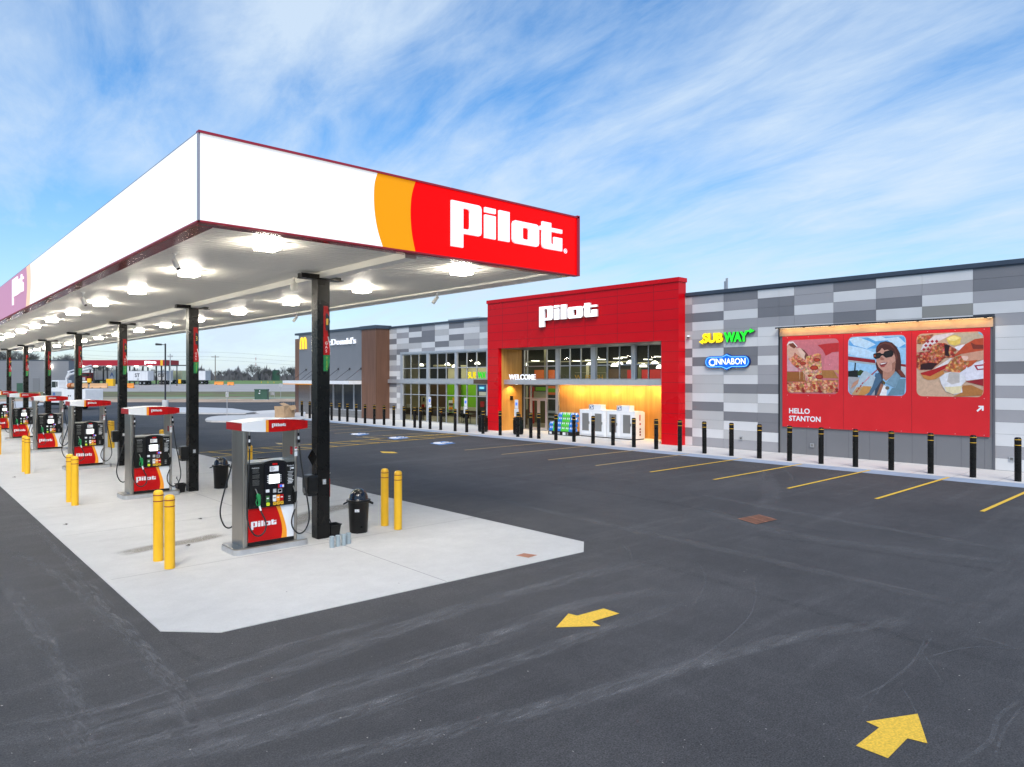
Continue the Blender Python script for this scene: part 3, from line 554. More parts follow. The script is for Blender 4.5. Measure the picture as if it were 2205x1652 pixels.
# lamps in the canopy ceiling
lamp = empty('canopy_light'); mb = MB(); mb.box(-.30,.30,-.30,.30,-.012,.0,'white_paint'); mb.box(-.24,.24,-.24,.24,-.03,-.013,'deck_trim'); mb.build('housing', lamp)
mb = MB(); mb.box(-.17,.17,-.17,.17,-.118,-.031,'lamp_side'); mb.box(-.16,.16,-.16,.16,-.124,-.119,'lamp_lens'); mb.build('lens', lamp)
first = True
for row, X in ((0, 5.25), (1, 9.55)):
    for k in range(15):
        y = 11.95+4.22*k
        o = lamp if first else copy_tree(lamp); first = False
        o.location = (shear(X, y), y, 5.929); lb = 'glowing square canopy light, %s from the front in the %s row' % (ORD[k], ('left hand', 'store side')[row])
        tag(o, lb, 'canopy light', 'square lights under the fuel canopy')
# cameras hanging from the canopy
def hang_cam(x, y, z, rz, label, size=1.0):
    r = empty('security_camera', (x, y, z), rz); mb = MB(); mb.lathe([(.05,0),(.05,-.02),(.018,-.03),(.018,-.16)], 'white_plastic', n=10); mb.build('bracket', r)
    mb = MB(); mb.tube([(0,0,-.15),(.03,0,-.18)], .02, 'white_plastic'); mb.tube([(-.02,0,-.14),(.10,0,-.30),(.115,0,-.32)], [.045,.052,.052], 'white_plastic', 10); mb.tube([(.114,0,-.319),(.118,0,-.325)], .038, 'black_gloss', 10); mb.build('camera_body', r)
    r.scale = (size,)*3; return tag(r, label, 'security camera', 'white cameras under the canopy')
X, Y = gp(363, 536, 5.93); hang_cam(shear(4.35, 14.1), 14.1, 5.93, -1.2, 'white bullet camera under the left edge of the canopy near its corner', .95)
hang_cam(shear(4.35, 22.3), 22.3, 5.93, -1.2, 'second bullet camera along the left edge of the canopy', 1.1)
hang_cam(11.35, 15.3, 5.9, 2.6, 'bullet camera under the store side edge of the canopy near its front end', 1.0)
hang_cam(11.35, 23.6, 5.9, 2.6, 'bullet camera on the store side edge of the canopy, farther back', 1.0)
mb = MB(); r = empty('round_canopy_speaker', (7.42, 15.55, 5.30)); mb.lathe([(.001,.3),(.07,.3),(.085,.33),(.085,.46),(.05,.50),(.02,.52),(.02,.63)], 'deck_trim', n=14); mb.build('speaker_body', r); tag(r, 'small cream round speaker hanging behind the first canopy column', 'speaker')
# ================================================================== fuel pump
pump = empty('fuel_pump'); Tp = lambda u, v, w: (u-6.3, 14.27-14.55-w, v)     # face towards the camera, u in court metres
mb = MB()
def rrect(x0, x1, y0, y1, r, n=5):
    P = []
    for cx, cy, a in ((x1-r, y1-r, 0), (x0+r, y1-r, 90), (x0+r, y0+r, 180), (x1-r, y0+r, 270)):
        P += [(cx+r*math.cos(math.radians(a+90*k/n)), cy+r*math.sin(math.radians(a+90*k/n))) for k in range(n+1)]
    return P
mb.prism([rrect(-.81,.79,-.42,.41,.13)], .105, lambda u, v, w: (u, v, w), 'galv'); mb.prism([rrect(-.80,.78,-.41,.40,.12)], .025, lambda u, v, w: (u, v, w), 'steel', w0=.106); mb.build('island_base', pump)
for s_, (x0, x1) in (('l', (-.605,-.495)), ('r', (.498,.572))):
    mb = MB(); mb.prism([rrect(x0, x1, -.30,.30,.035)], 2.37, lambda u, v, w: (u, v, w), 'steel', w0=.131)
    mb.build('pylon', pump)
mb = MB(); mb.box(-.494,.497,-.27,.27,.131,1.83,'steel'); mb.box(-.494,.497,-.277,.277,.133,.20,'black_plastic'); mb.build('cabinet', pump)
# lower red door with curve and logo
mb = MB(); a1 = arc([(6.49,.885),(6.545,.70),(6.605,.50),(6.635,.34),(6.635,.205)]); a0 = arc([(6.40,.885),(6.47,.70),(6.52,.50),(6.535,.34),(6.51,.205)])
mb.prism([[(5.812,.885)]+a0+[(5.812,.205)]], .012, Tp, 'pump_red'); mb.prism([a0+a1[::-1]], .012, Tp, 'pump_orange'); mb.prism([a1+[(6.79,.205),(6.79,.885)]], .012, Tp, 'pump_white')
mb.build('lower_door', pump)
mb = MB(); put_pilot(mb, Tp, .54, .003, 'pump_white', w0=.013, cx=6.135, cy=.54, hs=1.05); mb.build('door_logo', pump)
# upper black head with arched crown
mb = MB(); crown = [(5.812,.90),(6.79,.89),(6.79,1.79),(6.62,1.79)]+[(6.35+.27*math.cos(a), 1.77+.085*math.sin(a)) for a in [.2+k*.34 for k in range(9)]]+[(6.08,1.80),(5.812,1.80)]
mb.prism([crown], .05, Tp, 'black_plastic'); mb.prism([rrect(6.12,6.58,.93,1.80,.07)], .025, Tp, 'black_gloss', w0=.05)
head = mb.build('pump_head', pump)
Tb = lambda u, v, w: (u-6.3, .28+w, v); mb = MB(); mb.prism([crown], .05, Tb, 'black_plastic'); mb.build('rear_head', pump)
mb = MB(); mb.prism([rrect(6.215,6.445,1.375,1.565,.01)], .006, Tp, 'screen', w0=.075); mb.build('display', pump)
mb = MB(); mb.prism([rrect(6.235,6.425,1.625,1.735,.008)], .005, Tp, 'white_plastic', w0=.075)
for i in range(5): mb.box(6.25-6.3, 6.25-6.3+.06+.02*(i % 3), -.362, -.3615, 1.64+i*.018, 1.646+i*.018, 'litter_dark')
mb.prism([rrect(6.29,6.40,1.755,1.795,.015)], .005, Tp, 'pump_red', w0=.075); mb.build('price_display', head)
mb = MB()
for i in range(4):
    for x in (6.19, 6.472): mb.prism([rrect(x-.011, x+.011, 1.40+i*.043, 1.42+i*.043, .009, 3)], .005, Tp, 'pump_white', w0=.075)
mb.prism([rrect(6.15,6.225,1.20,1.26,.006)], .006, Tp, 'pump_white', w0=.075); mb.prism([rrect(6.30,6.375,1.18,1.265,.006)], .006, Tp, 'steel_dark', w0=.075)
for a in range(3):
    for b in range(4): mb.prism([rrect(6.308+a*.023, 6.324+a*.023, 1.188+b*.018, 1.20+b*.018, .003, 2)], .003, Tp, 'pump_white', w0=.081)
mb.prism([rrect(6.415,6.54,1.275,1.345,.006)], .006, Tp, 'ext_red', w0=.075); mb.prism([rrect(6.45,6.50,1.285,1.335,.004)], .002, Tp, 'cin_blue', w0=.081); mb.prism([rrect(6.505,6.54,1.28,1.33,.004)], .002, Tp, 'pump_white', w0=.081)
mb.prism([rrect(6.41,6.50,1.17,1.25,.006)], .006, Tp, 'galv', w0=.075); mb.prism([rrect(6.425,6.485,1.19,1.235,.004)], .002, Tp, 'black_gloss', w0=.081); mb.build('keypad', head)
# grade selectors
for x0, c, t_ in ((6.155,'sign_return','D'),(6.30,'pump_white','87'),(6.378,'pump_orange','89'),(6.456,'pump_red','93')):
    mb = MB(); mb.prism([rrect(x0, x0+.072, 1.0, 1.13, .004)], .006, Tp, c, w0=.075); mb.prism([rrect(x0+.012, x0+.060, 1.065, 1.09, .004)], .002, Tp, 'pump_white' if c != 'pump_white' else 'steel_dark', w0=.081)
    mb.prism([rrect(x0+.006, x0+.074, .925, .99, .014)], .010, Tp, 'hivis' if t_ == 'D' else 'gold_band', w0=.075); put_text(mb, t_, Tp, .002, 'black_gloss', .028, .004, 'CENTER', u0=x0+.04, v0=.944, w0=.085)
    mb.build('grade_button', head)
mb = MB(); put_text(mb, 'WARNING', Tp, .002, 'pump_white', .022, .003, u0=5.865, v0=1.71, w0=.051)
for i in range(16):
    if i in (4, 9): continue
    w = random.uniform(.12,.16); mb.box(5.88-6.3, 5.88-6.3+w, -.3322, -.331, 1.68-i*.021, 1.6865-i*.021, 'steel_dark')
put_text(mb, 'Pump #', Tp, .002, 'pump_white', .032, .004, u0=6.625, v0=1.70, w0=.051); put_text(mb, '1', Tp, .002, 'pump_white', .06, .008, u0=6.69, v0=1.62, w0=.051); mb.box(6.715-6.3, 6.775-6.3, -.3322, -.331, 1.64, 1.675, 'pump_white')
for i in range(9): mb.box(6.635-6.3+.01*(i % 2), 6.765-6.3-.015*(i % 3), -.3322, -.331, 1.58-i*.03, 1.594-i*.03, 'pump_white' if i > 4 else 'galv')
for i in range(3): mb.box(6.65-6.3, 6.70-6.3, -.3322, -.331, 1.06-i*.045, 1.075-i*.045, 'galv')
mb.build('instructions', head)
# decals on pylons
mb = MB(); mb.box(.502,.568,-.302,-.3005,2.02,2.10,'pump_white'); mb.box(.506,.564,-.3035,-.3022,2.06,2.09,'ext_red'); mb.box(.502,.568,-.302,-.3005,1.90,2.0,'pump_white'); mb.box(.4965,.4975,-.22,-.10,1.93,2.10,'ext_red'); mb.build('safety_decal', pump)
# topper
mb = MB()
def bow(x): t = (x-6.34)/.71; return t*t
zb = lambda x: 2.455+.045*bow(x); zt = lambda x: 2.71-.055*bow(x); yf = lambda x: -.41-.0-.06*(1-bow(x))
xs = [5.63+1.42*i/24 for i in range(25)]
for sgn in (1, -1):
    for a, b in zip(xs, xs[1:]):
        c = 'pump_red' if a > 6.15 else ('pump_orange' if a > 6.09 else 'pump_white')
        mb.face([(a-6.3, sgn*yf(a), zb(a)), (b-6.3, sgn*yf(b), zb(b)), (b-6.3, sgn*yf(b), zt(b)), (a-6.3, sgn*yf(a), zt(a))], c)
for a, b in zip(xs, xs[1:]):
    mb.face([(a-6.3, yf(a), zt(a)), (b-6.3, yf(b), zt(b)), (b-6.3, -yf(b), zt(b)), (a-6.3, -yf(a), zt(a))], 'pump_white'); mb.face([(a-6.3, yf(a), zb(a)), (b-6.3, yf(b), zb(b)), (b-6.3, -yf(b), zb(b)), (a-6.3, -yf(a), zb(a))], 'steel')
for x in (5.63, 7.05): mb.face([(x-6.3, yf(x), zb(x)), (x-6.3, -yf(x), zb(x)), (x-6.3, -yf(x), zt(x)), (x-6.3, yf(x), zt(x))], 'pump_red')
top = mb.build('topper', pump)
mb = MB(); put_pilot(mb, lambda u, v, w: (u-6.3, yf(u)-.004-w, v), .30, .003, 'pump_white', cx=6.38, cy=2.585); mb.build('topper_logo', top)
# nozzles and hoses
def nozzle(x, m):
    r_ = MB(); r_.tube([(x+.03,-.36,.94),(x+.035,-.37,1.02),(x+.02,-.385,1.10),(x,-.39,1.17)], [.024,.026,.042,.046], m, 10); r_.tube([(x,-.39,1.165),(x-.01,-.38,1.20)], [.04,.02], m, 10)
    r_.tube([(x-.03,-.41,.96),(x-.055,-.41,1.03),(x-.03,-.40,1.10)], .008, m, 6); n_ = r_.build('nozzle', pump)
    q = MB(); q.tube([(x-.012,-.385,1.19),(x-.03,-.375,1.26),(x-.045,-.36,1.30)], .012, 'steel', 8); q.build('spout', n_)
nozzle(-.325, 'green_plastic')
def spline(P, n=7):
    P = [Vector(p) for p in P]; out = []
    for i in range(len(P)-1):
        p0, p1, p2, p3 = P[max(i-1, 0)], P[i], P[i+1], P[min(i+2, len(P)-1)]
        for k in range(n):
            t = k/n; out.append(.5*((2*p1)+(p2-p0)*t+(2*p0-5*p1+4*p2-p3)*t*t+(3*p1-p0-3*p2+p3)*t**3))
    return out+[P[-1]]
def hose(pts, fit):
    mb = MB(); mb.tube(spline(pts), .016, 'rubber', 8); h = mb.build('hose', pump)
    mb = MB()
    for (p, q, r_, m_) in fit: mb.tube([p, q], r_, m_, 8)
    mb.build('hose_fitting', h)
hx = -.495
hose([(hx,-.36,2.18),(hx-.01,-.38,1.9),(hx-.07,-.42,1.2),(hx-.07,-.44,.7),(hx+.03,-.46,.43),(hx+.16,-.46,.35),(hx+.29,-.45,.44),(hx+.31,-.43,.62),(hx+.24,-.40,.80),(-.265,-.38,.86)],
     [((hx,-.36,2.47),(hx,-.36,2.40),.014,'steel'),((hx,-.36,2.40),(hx,-.36,2.32),.024,'black_plastic'),((hx,-.36,2.32),(hx,-.36,2.22),.018,'white_plastic'),((hx,-.36,2.26),(hx,-.36,2.18),.03,'black_plastic'),((hx,-.36,2.18),(hx,-.36,2.12),.02,'steel'),((-.265,-.38,.85),(-.29,-.365,.95),.021,'pump_white')])
hx = .56
hose([(hx+.02,-.36,2.14),(hx+.08,-.38,1.6),(hx+.20,-.40,.9),(hx+.22,-.42,.55),(hx+.12,-.44,.33),(hx-.02,-.43,.27),(hx-.14,-.40,.40),(hx-.15,-.37,.58),(hx-.06,-.34,.80),(hx-.03,-.33,.90)],
     [((hx,-.36,2.47),(hx,-.36,2.40),.014,'steel'),((hx,-.36,2.40),(hx+.005,-.36,2.33),.024,'black_plastic'),((hx+.005,-.36,2.33),(hx+.01,-.36,2.25),.018,'white_plastic'),((hx+.01,-.36,2.26),(hx+.015,-.36,2.19),.034,'black_plastic'),((hx+.015,-.36,2.19),(hx+.02,-.36,2.12),.02,'steel'),((hx-.07,-.34,.78),(hx-.02,-.33,.95),.02,'steel')])
mb = MB(); mb.tube([(.49,-.35,.93),(.495,-.37,1.05),(.48,-.38,1.16)], [.025,.028,.04], 'black_plastic', 10); mb.tube([(.48,-.38,1.16),(.45,-.36,1.28)], .012, 'steel', 8); mb.build('black_nozzle', pump)
hose([(-.50,.38,2.1),(-.56,.42,1.7),(-.72,.45,1.1),(-.78,.45,.75),(-.70,.45,.48),(-.58,.42,.42),(-.45,.40,.55)], [((-.50,.38,2.46),(-.50,.38,2.3),.016,'steel'),((-.50,.38,2.3),(-.50,.38,2.2),.03,'black_plastic')])
PL = ['nearest fuel pump, beside the first black column', 'second fuel pump from the camera, left of the second column', 'third fuel pump from the camera, behind a pair of yellow posts', 'fourth fuel pump from the camera, in front of the white utility truck', 'fifth fuel pump from the camera, left of the fourth column', 'sixth fuel pump, small at the left edge of the photo', 'farthest fuel pump at the far left end of the slab']
for k in range(7):
    o = pump if k == 0 else copy_tree(pump)
    y = 14.55+8.80*k; o.location = (shear(6.3, y), y, .012); tag(o, PL[k], 'fuel pump', 'fuel pumps under the canopy')
# ---------------- yellow bollards
yb = empty('yellow_bollard'); mb = MB(); mb.lathe([(.093,0),(.093,1.29),(.090,1.335),(.07,1.368),(.035,1.38),(0.001,1.382)], 'yellow_paint', n=24); mb.build('sleeve', yb)
for z in (1.17, 1.285-.0):
    mb = MB(); mb.lathe([(.0935,z-.012),(.0955,z-.010),(.0955,z+.004),(.0935,z+.006)], 'band_red', n=24, caps=False); mb.build('band', yb)
first = True
for k in range(7):
    for side, X in (('left of the', 4.27), ('right of the', 9.33)):
        for n_, dy in (('nearer', 14.12), ('farther', 14.86 if X < 5 else 14.70)):
            y = dy+8.80*k
            if k > 5 and X < 5: continue
            o = yb if first else copy_tree(yb); first = False
            o.location = (shear(X, y) if X < 5 else X+.006*(y-14), y, .012); o.rotation_euler = (random.uniform(-.006,.006), random.uniform(-.006,.006), random.uniform(0,6))
            tag(o, 'yellow post with red bands, %s one of the pair %s %s pump' % (n_, side, ORD[k]), 'bollard', 'yellow posts guarding the pumps')
# ---------------- trash cans
def trash(x, y, rz, label, plate=True):
    r = empty('trash_can', (x, y, .012), rz); mb = MB()
    mb.lathe([(.20,.0),(.205,.02),(.24,.70),(.25,.705),(.262,.72)], 'black_plastic', n=28)
    for a in range(3): mb.lathe([(.19,0),(.215,.0),(.215,.03)], 'black_plastic', n=6) if a == 0 else None
    mb.build('barrel', r); mb = MB(); mb.lathe([(.25,.715),(.275,.72),(.28,.745),(.27,.76),(.23,.765)], 'black_plastic', n=28, caps=False)
    mb.lathe([(.225,.762)]+[(.215*math.cos(t), .775+.235*math.sin(t)) for t in [k*PI/16 for k in range(8)]]+[(.012,1.01)], 'black_gloss', n=28); ld = mb.build('dome_lid', r)
    mb = MB(); V = [(.2165*math.cos(p)*math.cos(t), .2165*math.cos(p)*math.sin(t), .775+.2365*math.sin(p)) for p in (.08,.35,.62) for t in (-.75,-.4,-.0,.4,.75)]
    mb.mesh(V, [(i*5+j_, i*5+j_+1, (i+1)*5+j_+1, (i+1)*5+j_) for i in range(2) for j_ in range(4)], 'black_plastic'); mb.build('push_flap', ld)
    for s_ in (1, -1):
        mb = MB(); mb.tube([(-.06,s_*.24,.70),(-.06,s_*.33,.66),(.06,s_*.33,.66),(.06,s_*.24,.70)], .016, 'black_plastic', 6); mb.build('handle', r)
    if plate:
        mb = MB(); T = lambda u, v, w: ((.232+w)*math.cos(u/.23), (.232+w)*math.sin(u/.23), v); mb.mesh([T(-.05+.025*i, v, .008) for i in range(5) for v in (.50,.56)], [(2*i,2*i+2,2*i+3,2*i+1) for i in range(4)], 'pump_white'); put_text(mb, 'HELP', lambda u, v, w: T(u, v, w+.009), .002, 'litter_dark', .03, .002, 'CENTER', v0=.513); mb.build('sticker', r)
    return tag(r, label, 'trash can', 'black domed trash cans')
trash(8.50, 14.50, -2.25, 'glossy black domed trash can with white sticker beside the nearest column'); trash(8.62, 23.35, -2.25, 'black domed trash can left of the nearest pump, by the second column', False)
trash(shear(8.0, 40.9), 40.9, -2.25, 'black domed trash can behind the third pump', False); trash(shear(8.0, 32.2), 31.9, -2.25, 'black domed trash can beside the third column', False)
# ---------------- squeegee box, paper towel box, buckets, extinguisher
for k in range(4):
    cx, cy = shear(7.57, COLY[k]), COLY[k]
    wh = ('first', 'second', 'third', 'fourth')[k]
    r = empty('towel_dispenser', (cx-.15, cy+.10, 1.25)); mb = MB(); T = lambda u, v, w: (-.004-w, u, v)
    mb.box(-.25,-.004,-.16,.16,-.22,.20,'black_plastic', bev=.05); mb.box(-.255,-.20,-.10,.10,-.20,-.06,'black_gloss', bev=.02); mb.box(-.23,-.02,-.13,.13,-.26,-.20,'black_plastic', bev=.02); mb.build('bin', r); tag(r, 'black service box on the left side of the %s canopy column' % wh, 'service box', 'service boxes on the columns')
    r = empty('squeegee_bucket', (cx+(.30 if k != 1 else -.36), cy+.14, .012)); mb = MB(); V = [(sx_*a, sy_*a, z) for z, a in ((0,.10),(.26,.13)) for sx_, sy_ in ((-1,-1),(1,-1),(1,1),(-1,1))]
    mb.mesh(V, [(0,1,5,4),(1,2,6,5),(2,3,7,6),(3,0,4,7),(0,1,2,3)], 'black_plastic'); mb.tube([(-.14,-.14,.262),(.14,-.14,.262),(.14,.14,.262),(-.14,.14,.262),(-.14,-.14,.262)], .012, 'black_plastic', 5); mb.face([(-.12,-.12,.2),(.12,-.12,.2),(.12,.12,.2),(-.12,.12,.2)], 'black_gloss'); mb.build('bucket', r)
    mb = MB(); mb.tube([(.02,0,.12),(-.10,.04,.46)], .010, 'black_plastic', 6); mb.tube([(-.13,-.04,.45),(-.07,.12,.47)], .018, 'rubber', 6); mb.build('squeegee', r); tag(r, 'black squeegee bucket at the foot of the %s column' % wh, 'bucket', 'squeegee buckets')
r = empty('window_sign_bracket', (shear(7.57, 14.4)-.15, 14.5, 1.83)); mb = MB(); mb.tube([(0,0,0),(-.06,0,.02)], .012, 'black_paint', 6); T = lambda u, v, w: (-.06-w, u*.7, v); mb.prism([[(-.13,0),(0,-.18),(.13,0),(0,.18)]], .012, lambda u, v, w: (-.07+u*.5-w, .0-u*.6, v), 'black_paint'); mb.build('plate', r); tag(r, 'small black diamond plate on the side of the nearest column', 'plate')
r = empty('fire_extinguisher', (shear(7.57, 14.4)+.20, 14.62, .88)); mb = MB(); mb.lathe([(.055,0),(.065,.02),(.065,.40),(.05,.45),(.02,.48)], 'ext_red', n=16); mb.build('cylinder', r)
mb = MB(); mb.lathe([(.02,.48),(.02,.52)], 'black_plastic', n=8); mb.tube([(0,0,.52),(.08,0,.55)], .01, 'steel', 6); mb.tube([(.0,0,.51),(.07,0,.50)], .01, 'black_plastic', 6); mb.tube(spline([(-.02,0,.50),(-.07,.02,.42),(-.07,.02,.2),(-.06,.02,.12)]), .01, 'rubber', 6); mb.build('valve', r)
tag(r, 'red fire extinguisher hung on the far side of the nearest column', 'fire extinguisher')
for i, (px, py) in enumerate([(713.5,1180),(726.5,1177.5),(739,1175),(749,1171.5)]):
    X, Y = gp(px, py, .012); r = empty('pipe_stub', (X+.03, Y+.03, .012)); mb = MB(); mb.lathe([(.052,0),(.052,.205)], 'gray_pvc', n=16, caps=False); mb.lathe([(.052,.205),(.056,.207),(.056,.225),(.05,.235),(.001,.236)], 'gray_pvc', n=16); mb.build('capped_pipe', r)
    tag(r, ['grey capped pipe stub nearest the first column', 'second grey pipe stub counting away from the column', 'third grey pipe stub counting away from the column', 'grey capped pipe stub nearest the trash can'][i], 'pipe stub', 'four grey pipe stubs by the first column')
# ================================================================== the store
WR, WL, XP, XG = 32.46, 34.24, 31.83, 34.24      # right wing, set back left wing, red portal, glass line; rescaled about the camera
store = empty('store_building', (36, 30, 0)); SO = Vector((36, 30, 0))
def sb(mb, name, parent=None):
    mb.v = [(v[0]-36, v[1]-30, v[2]) for v in mb.v]; return mb.build(name, parent or store)
R0, RH = .02, .4662
def rows(X, joints, codes, mb, top=17):
    for i, code in enumerate(codes):
        ya, yb_ = joints[i], joints[i+1]
        for k, c in enumerate(code):
            r = 16-k; z0, z1 = R0+RH*r, R0+RH*(r+1)
            if c == '.': continue
            mb.box(X-.02-.0006*((i+k) % 3), X+.01, yb_+.004, ya-.004, z0+.004, z1-.004, 'panel_'+c)
    return mb
JR = [21.75,21.16,19.31,17.44,15.59,13.76,11.93,10.12,8.29,6.45,4.6,2.75,.9]
CR = ['MGDGMLDLGLDMMDLDL','GLDLMGLDLMMLDMMLG','DGLGGLDDMLDMLDLMG','LDDGLLGLGGDLMDDLG','GGLGL............','DLGDG............','LGDLM............','LGLEL............','DDGLGLLLDLGLGLLGL','MGLLDLGMLDGLLMDLG','LDMGLLDLGMLDGLMLD','GLDMLGLDMLLGDMLGL']
mb = MB()
rows(WR, JR[:4]+[16.34], CR[:4], mb)
rows(WR, JR[4:9], [c[:4]+'.'*13 for c in CR[4:8]], mb)
mb.v = mb.v
# narrow strips above the poster recess (one and a part row) and right of it
for i, c in enumerate(['L','G','M','L']):
    mb.box(WR-.021, WR+.01, JR[5+i]+.004, (JR[4+i] if i else 16.34)-.004, 5.95, R0+RH*13-.004, 'panel_'+c)
rows(WR, [15.55, 15.54], ['D'+'.'*16], MB())
rows(WR, [16.34, 15.595], ['LDDG'+'.'*13], mb)
rows(WR, [7.56]+JR[9:], ['....'+CR[8][4:]]+CR[9:], mb); rows(WR, [8.29, 6.45], [CR[8][:4]+'.'*13], mb)
sb(mb, 'wall_cladding')
mb = MB(); mb.box(WR+.012, WR+.4, .9, 21.75, 0, 7.94, 'panel_gap'); mb.box(WR-.10, WR+.5, .9, 21.55, 7.945, 8.12, 'coping'); mb.box(WR-.06, WR+.01, .9, 21.55, 7.90, 7.944, 'coping'); sb(mb, 'parapet')
# fourth column between joints 4-5 rows only reach the recess; close the strip above it
# left wing
JL = [53.16,51.99,50.14,48.27,46.43,44.57,42.69,40.81,38.9,37.4]
CLw = ['MLDLGDMGLDDMGLDML','LGLMDLLGLLMGLMLML','DLDML............','GDDLG............','LMLDL............','DLDML............','MLMGM............','GGLML............','LMGLD............']
mb = MB(); rows(WL, [53.16,51.99,51.25], CLw[:2], mb); rows(WL, [51.25]+JL[2:], [CLw[1][:5]+'.'*12]+CLw[2:], mb); sb(mb, 'wing_cladding')
mb = MB(); mb.box(WL+.012, WL+.4, 36.5, 53.16, 5.75, 7.92, 'panel_gap'); mb.box(WL+.012, WL+.4, 51.22, 53.16, 0, 5.8, 'panel_gap'); mb.box(WL-.10, WL+.5, 36.5, 53.16, 7.94, 8.10, 'coping'); sb(mb, 'wing_parapet')
mb = MB(); mb.box(WR+.42, 55, .9, 21.7, 7.2, 7.4, 'lot_concrete'); mb.box(34.7, 55, 21.71, 52, 7.2, 7.4, 'lot_concrete'); mb.box(54.5, 55, .9, 70, 0, 7.9, 'panel_gap'); mb.box(WR+.4, 55, .9, 1.2, 0, 7.9, 'panel_gap'); sb(mb, 'roof')
# poster recess
mb = MB(); mb.box(WR+.0, WR+.05, 7.58, 16.33, 0, 5.93, 'board_back')
for y in (15.9,15.0,14.1,13.1,12.2,11.3,10.5,9.6,8.7,7.9): mb.box(WR-.004, WR+.01, y-.006, y+.006, 0, 5.9, 'panel_gap')
mb.box(WR-.05, WR+.02, 16.30, 16.36, 0, 5.98, 'skin_trim'); mb.box(WR-.05, WR+.02, 7.54, 7.60, 0, 5.98, 'panel_gap'); sb(mb, 'recess_panel')
# red portal
mb = MB(); X0 = XP
pz = 5.60; ztp = 8.70
mb.box(X0, WR+.05, 21.60, 22.70, .0, pz, 'store_red'); mb.box(X0, WR+.05, 35.99, 37.10, .0, pz, 'store_red'); mb.box(WR+.051, XG+.2, 35.99, 37.0, .0, pz, 'inner_brown'); mb.box(WR+.051, XG+.2, 21.9, 22.69, .0, pz, 'inner_brown'); mb.box(WR+.4, XG+.3, 21.9, 37.1, pz+.01, 7.5, 'panel_gap'); mb.box(X0, WR+.05, 21.60, 37.10, pz+.001, ztp, 'store_red'); sb(mb, 'portal_frame')
mb = MB(); mb.box(X0-.06, WR+.09, 21.55, 37.16, ztp+.001, 8.93, 'store_red'); sb(mb, 'portal_coping')
mb = MB(); g_ = .0035
for z in (6.14, 6.70, 7.26, 7.83, 8.28): mb.box(X0-g_, X0+.001, 21.6, 37.1, z-.008, z+.008, 'red_joint')
for y in (35.55, 33.11, 30.7, 28.17, 25.72, 23.2): mb.box(X0-g_-.001, X0+.001, y-.008, y+.008, pz, ztp, 'red_joint')
for z in (.6,1.15,1.7,2.25,2.8,3.35,3.9,4.45,5.0,5.55):
    for a, b in ((21.6,22.7),(35.99,37.1)): mb.box(X0-g_, X0+.001, a, b, z-.008, z+.008, 'red_joint')
    mb.box(X0, WR+.3, 21.597, 21.601, z-.008, z+.008, 'red_joint')
sb(mb, 'panel_joints')
# recess: wood wall, wood return, ledge
mb = MB(); mb.box(XG, XG+.2, 22.7, 32.55, 0, 3.15, 'oak_cladding'); sb(mb, 'wood_wall')
mb = MB(); mb.box(X0+.30, XG-.25, 35.95, 35.988, 0, pz-.005, 'oak_cladding'); mb.box(X0+.3, XG+.2, 22.7, 35.94, pz-.03, pz-.002, 'alum_dark'); sb(mb, 'wood_return')
mb = MB(); mb.box(32.30, XG-.02, 22.70, 35.94, 3.17, 3.49, 'alum'); sb(mb, 'ledge')
# frames and panes
def frame(Y0, Y1, z0, z1, vm, hm, X, name='window', posts=.05, m='alum', glass=True, thick=.09, parent=None):
    """Y0 > Y1 ; outer size; vm, hm inner bars"""
    mb = MB(); b = posts
    mb.box(X-thick, X+.02, Y1, Y0, z0, z0+b, m); mb.box(X-thick, X+.02, Y1, Y0, z1-b, z1, m)
    mb.box(X-thick+.001, X+.02, Y0-b, Y0, z0+b, z1-b, m); mb.box(X-thick+.001, X+.02, Y1, Y1+b, z0+b, z1-b, m)
    for y in vm: mb.box(X-thick+.004, X+.01, y-.03, y+.03, z0+b, z1-b, m)
    for z in hm: mb.box(X-thick+.008, X+.008, Y1+b, Y0-b, z-.03, z+.03, m)
    w_ = sb(mb, name)
    if glass:
        g2 = MB(); g2.face([(X-.03, Y1+b, z1-b), (X-.03, Y0-b, z1-b), (X-.03, Y0-b, z0+b), (X-.03, Y1+b, z0+b)], 'pane_glass'); g2.v = [(v[0]-36, v[1]-30, v[2]) for v in g2.v]; g2.build('pane', w_, recalc=False)
    return w_
# left wing windows
for (a, b, vm) in ((50.95,47.45,(49.76,48.60)),(47.15,43.70,(46.02,44.86)),(43.45,39.90,(42.27,41.10))):
    frame(a, b, 3.50, 5.60, vm, (4.41,), XG); frame(a, b, .02, 3.15, vm, (2.22,), XG)
mb = MB()
for y0, y1 in ((51.25,50.951),(47.449,47.151),(43.699,43.451),(39.899,39.6)): mb.box(XG-.14, XG+.05, y1, y0, 0, 5.62, 'alum')
mb.box(XG-.16, XG+.05, 37.1, 51.25, 5.621, 5.80, 'alum'); mb.box(XG-.20, XG+.02, 37.1, 53.2, 3.16, 3.49, 'alum'); sb(mb, 'storefront_posts')
mb = MB(); mb.box(XG-.215, XG-.201, 37.1, 41.3, 3.17, 3.48, 'inner_brown'); sb(mb, 'ledge_insert')
frame(39.6, 37.1, .02, 3.15, (38.4,), (2.22,), XG)
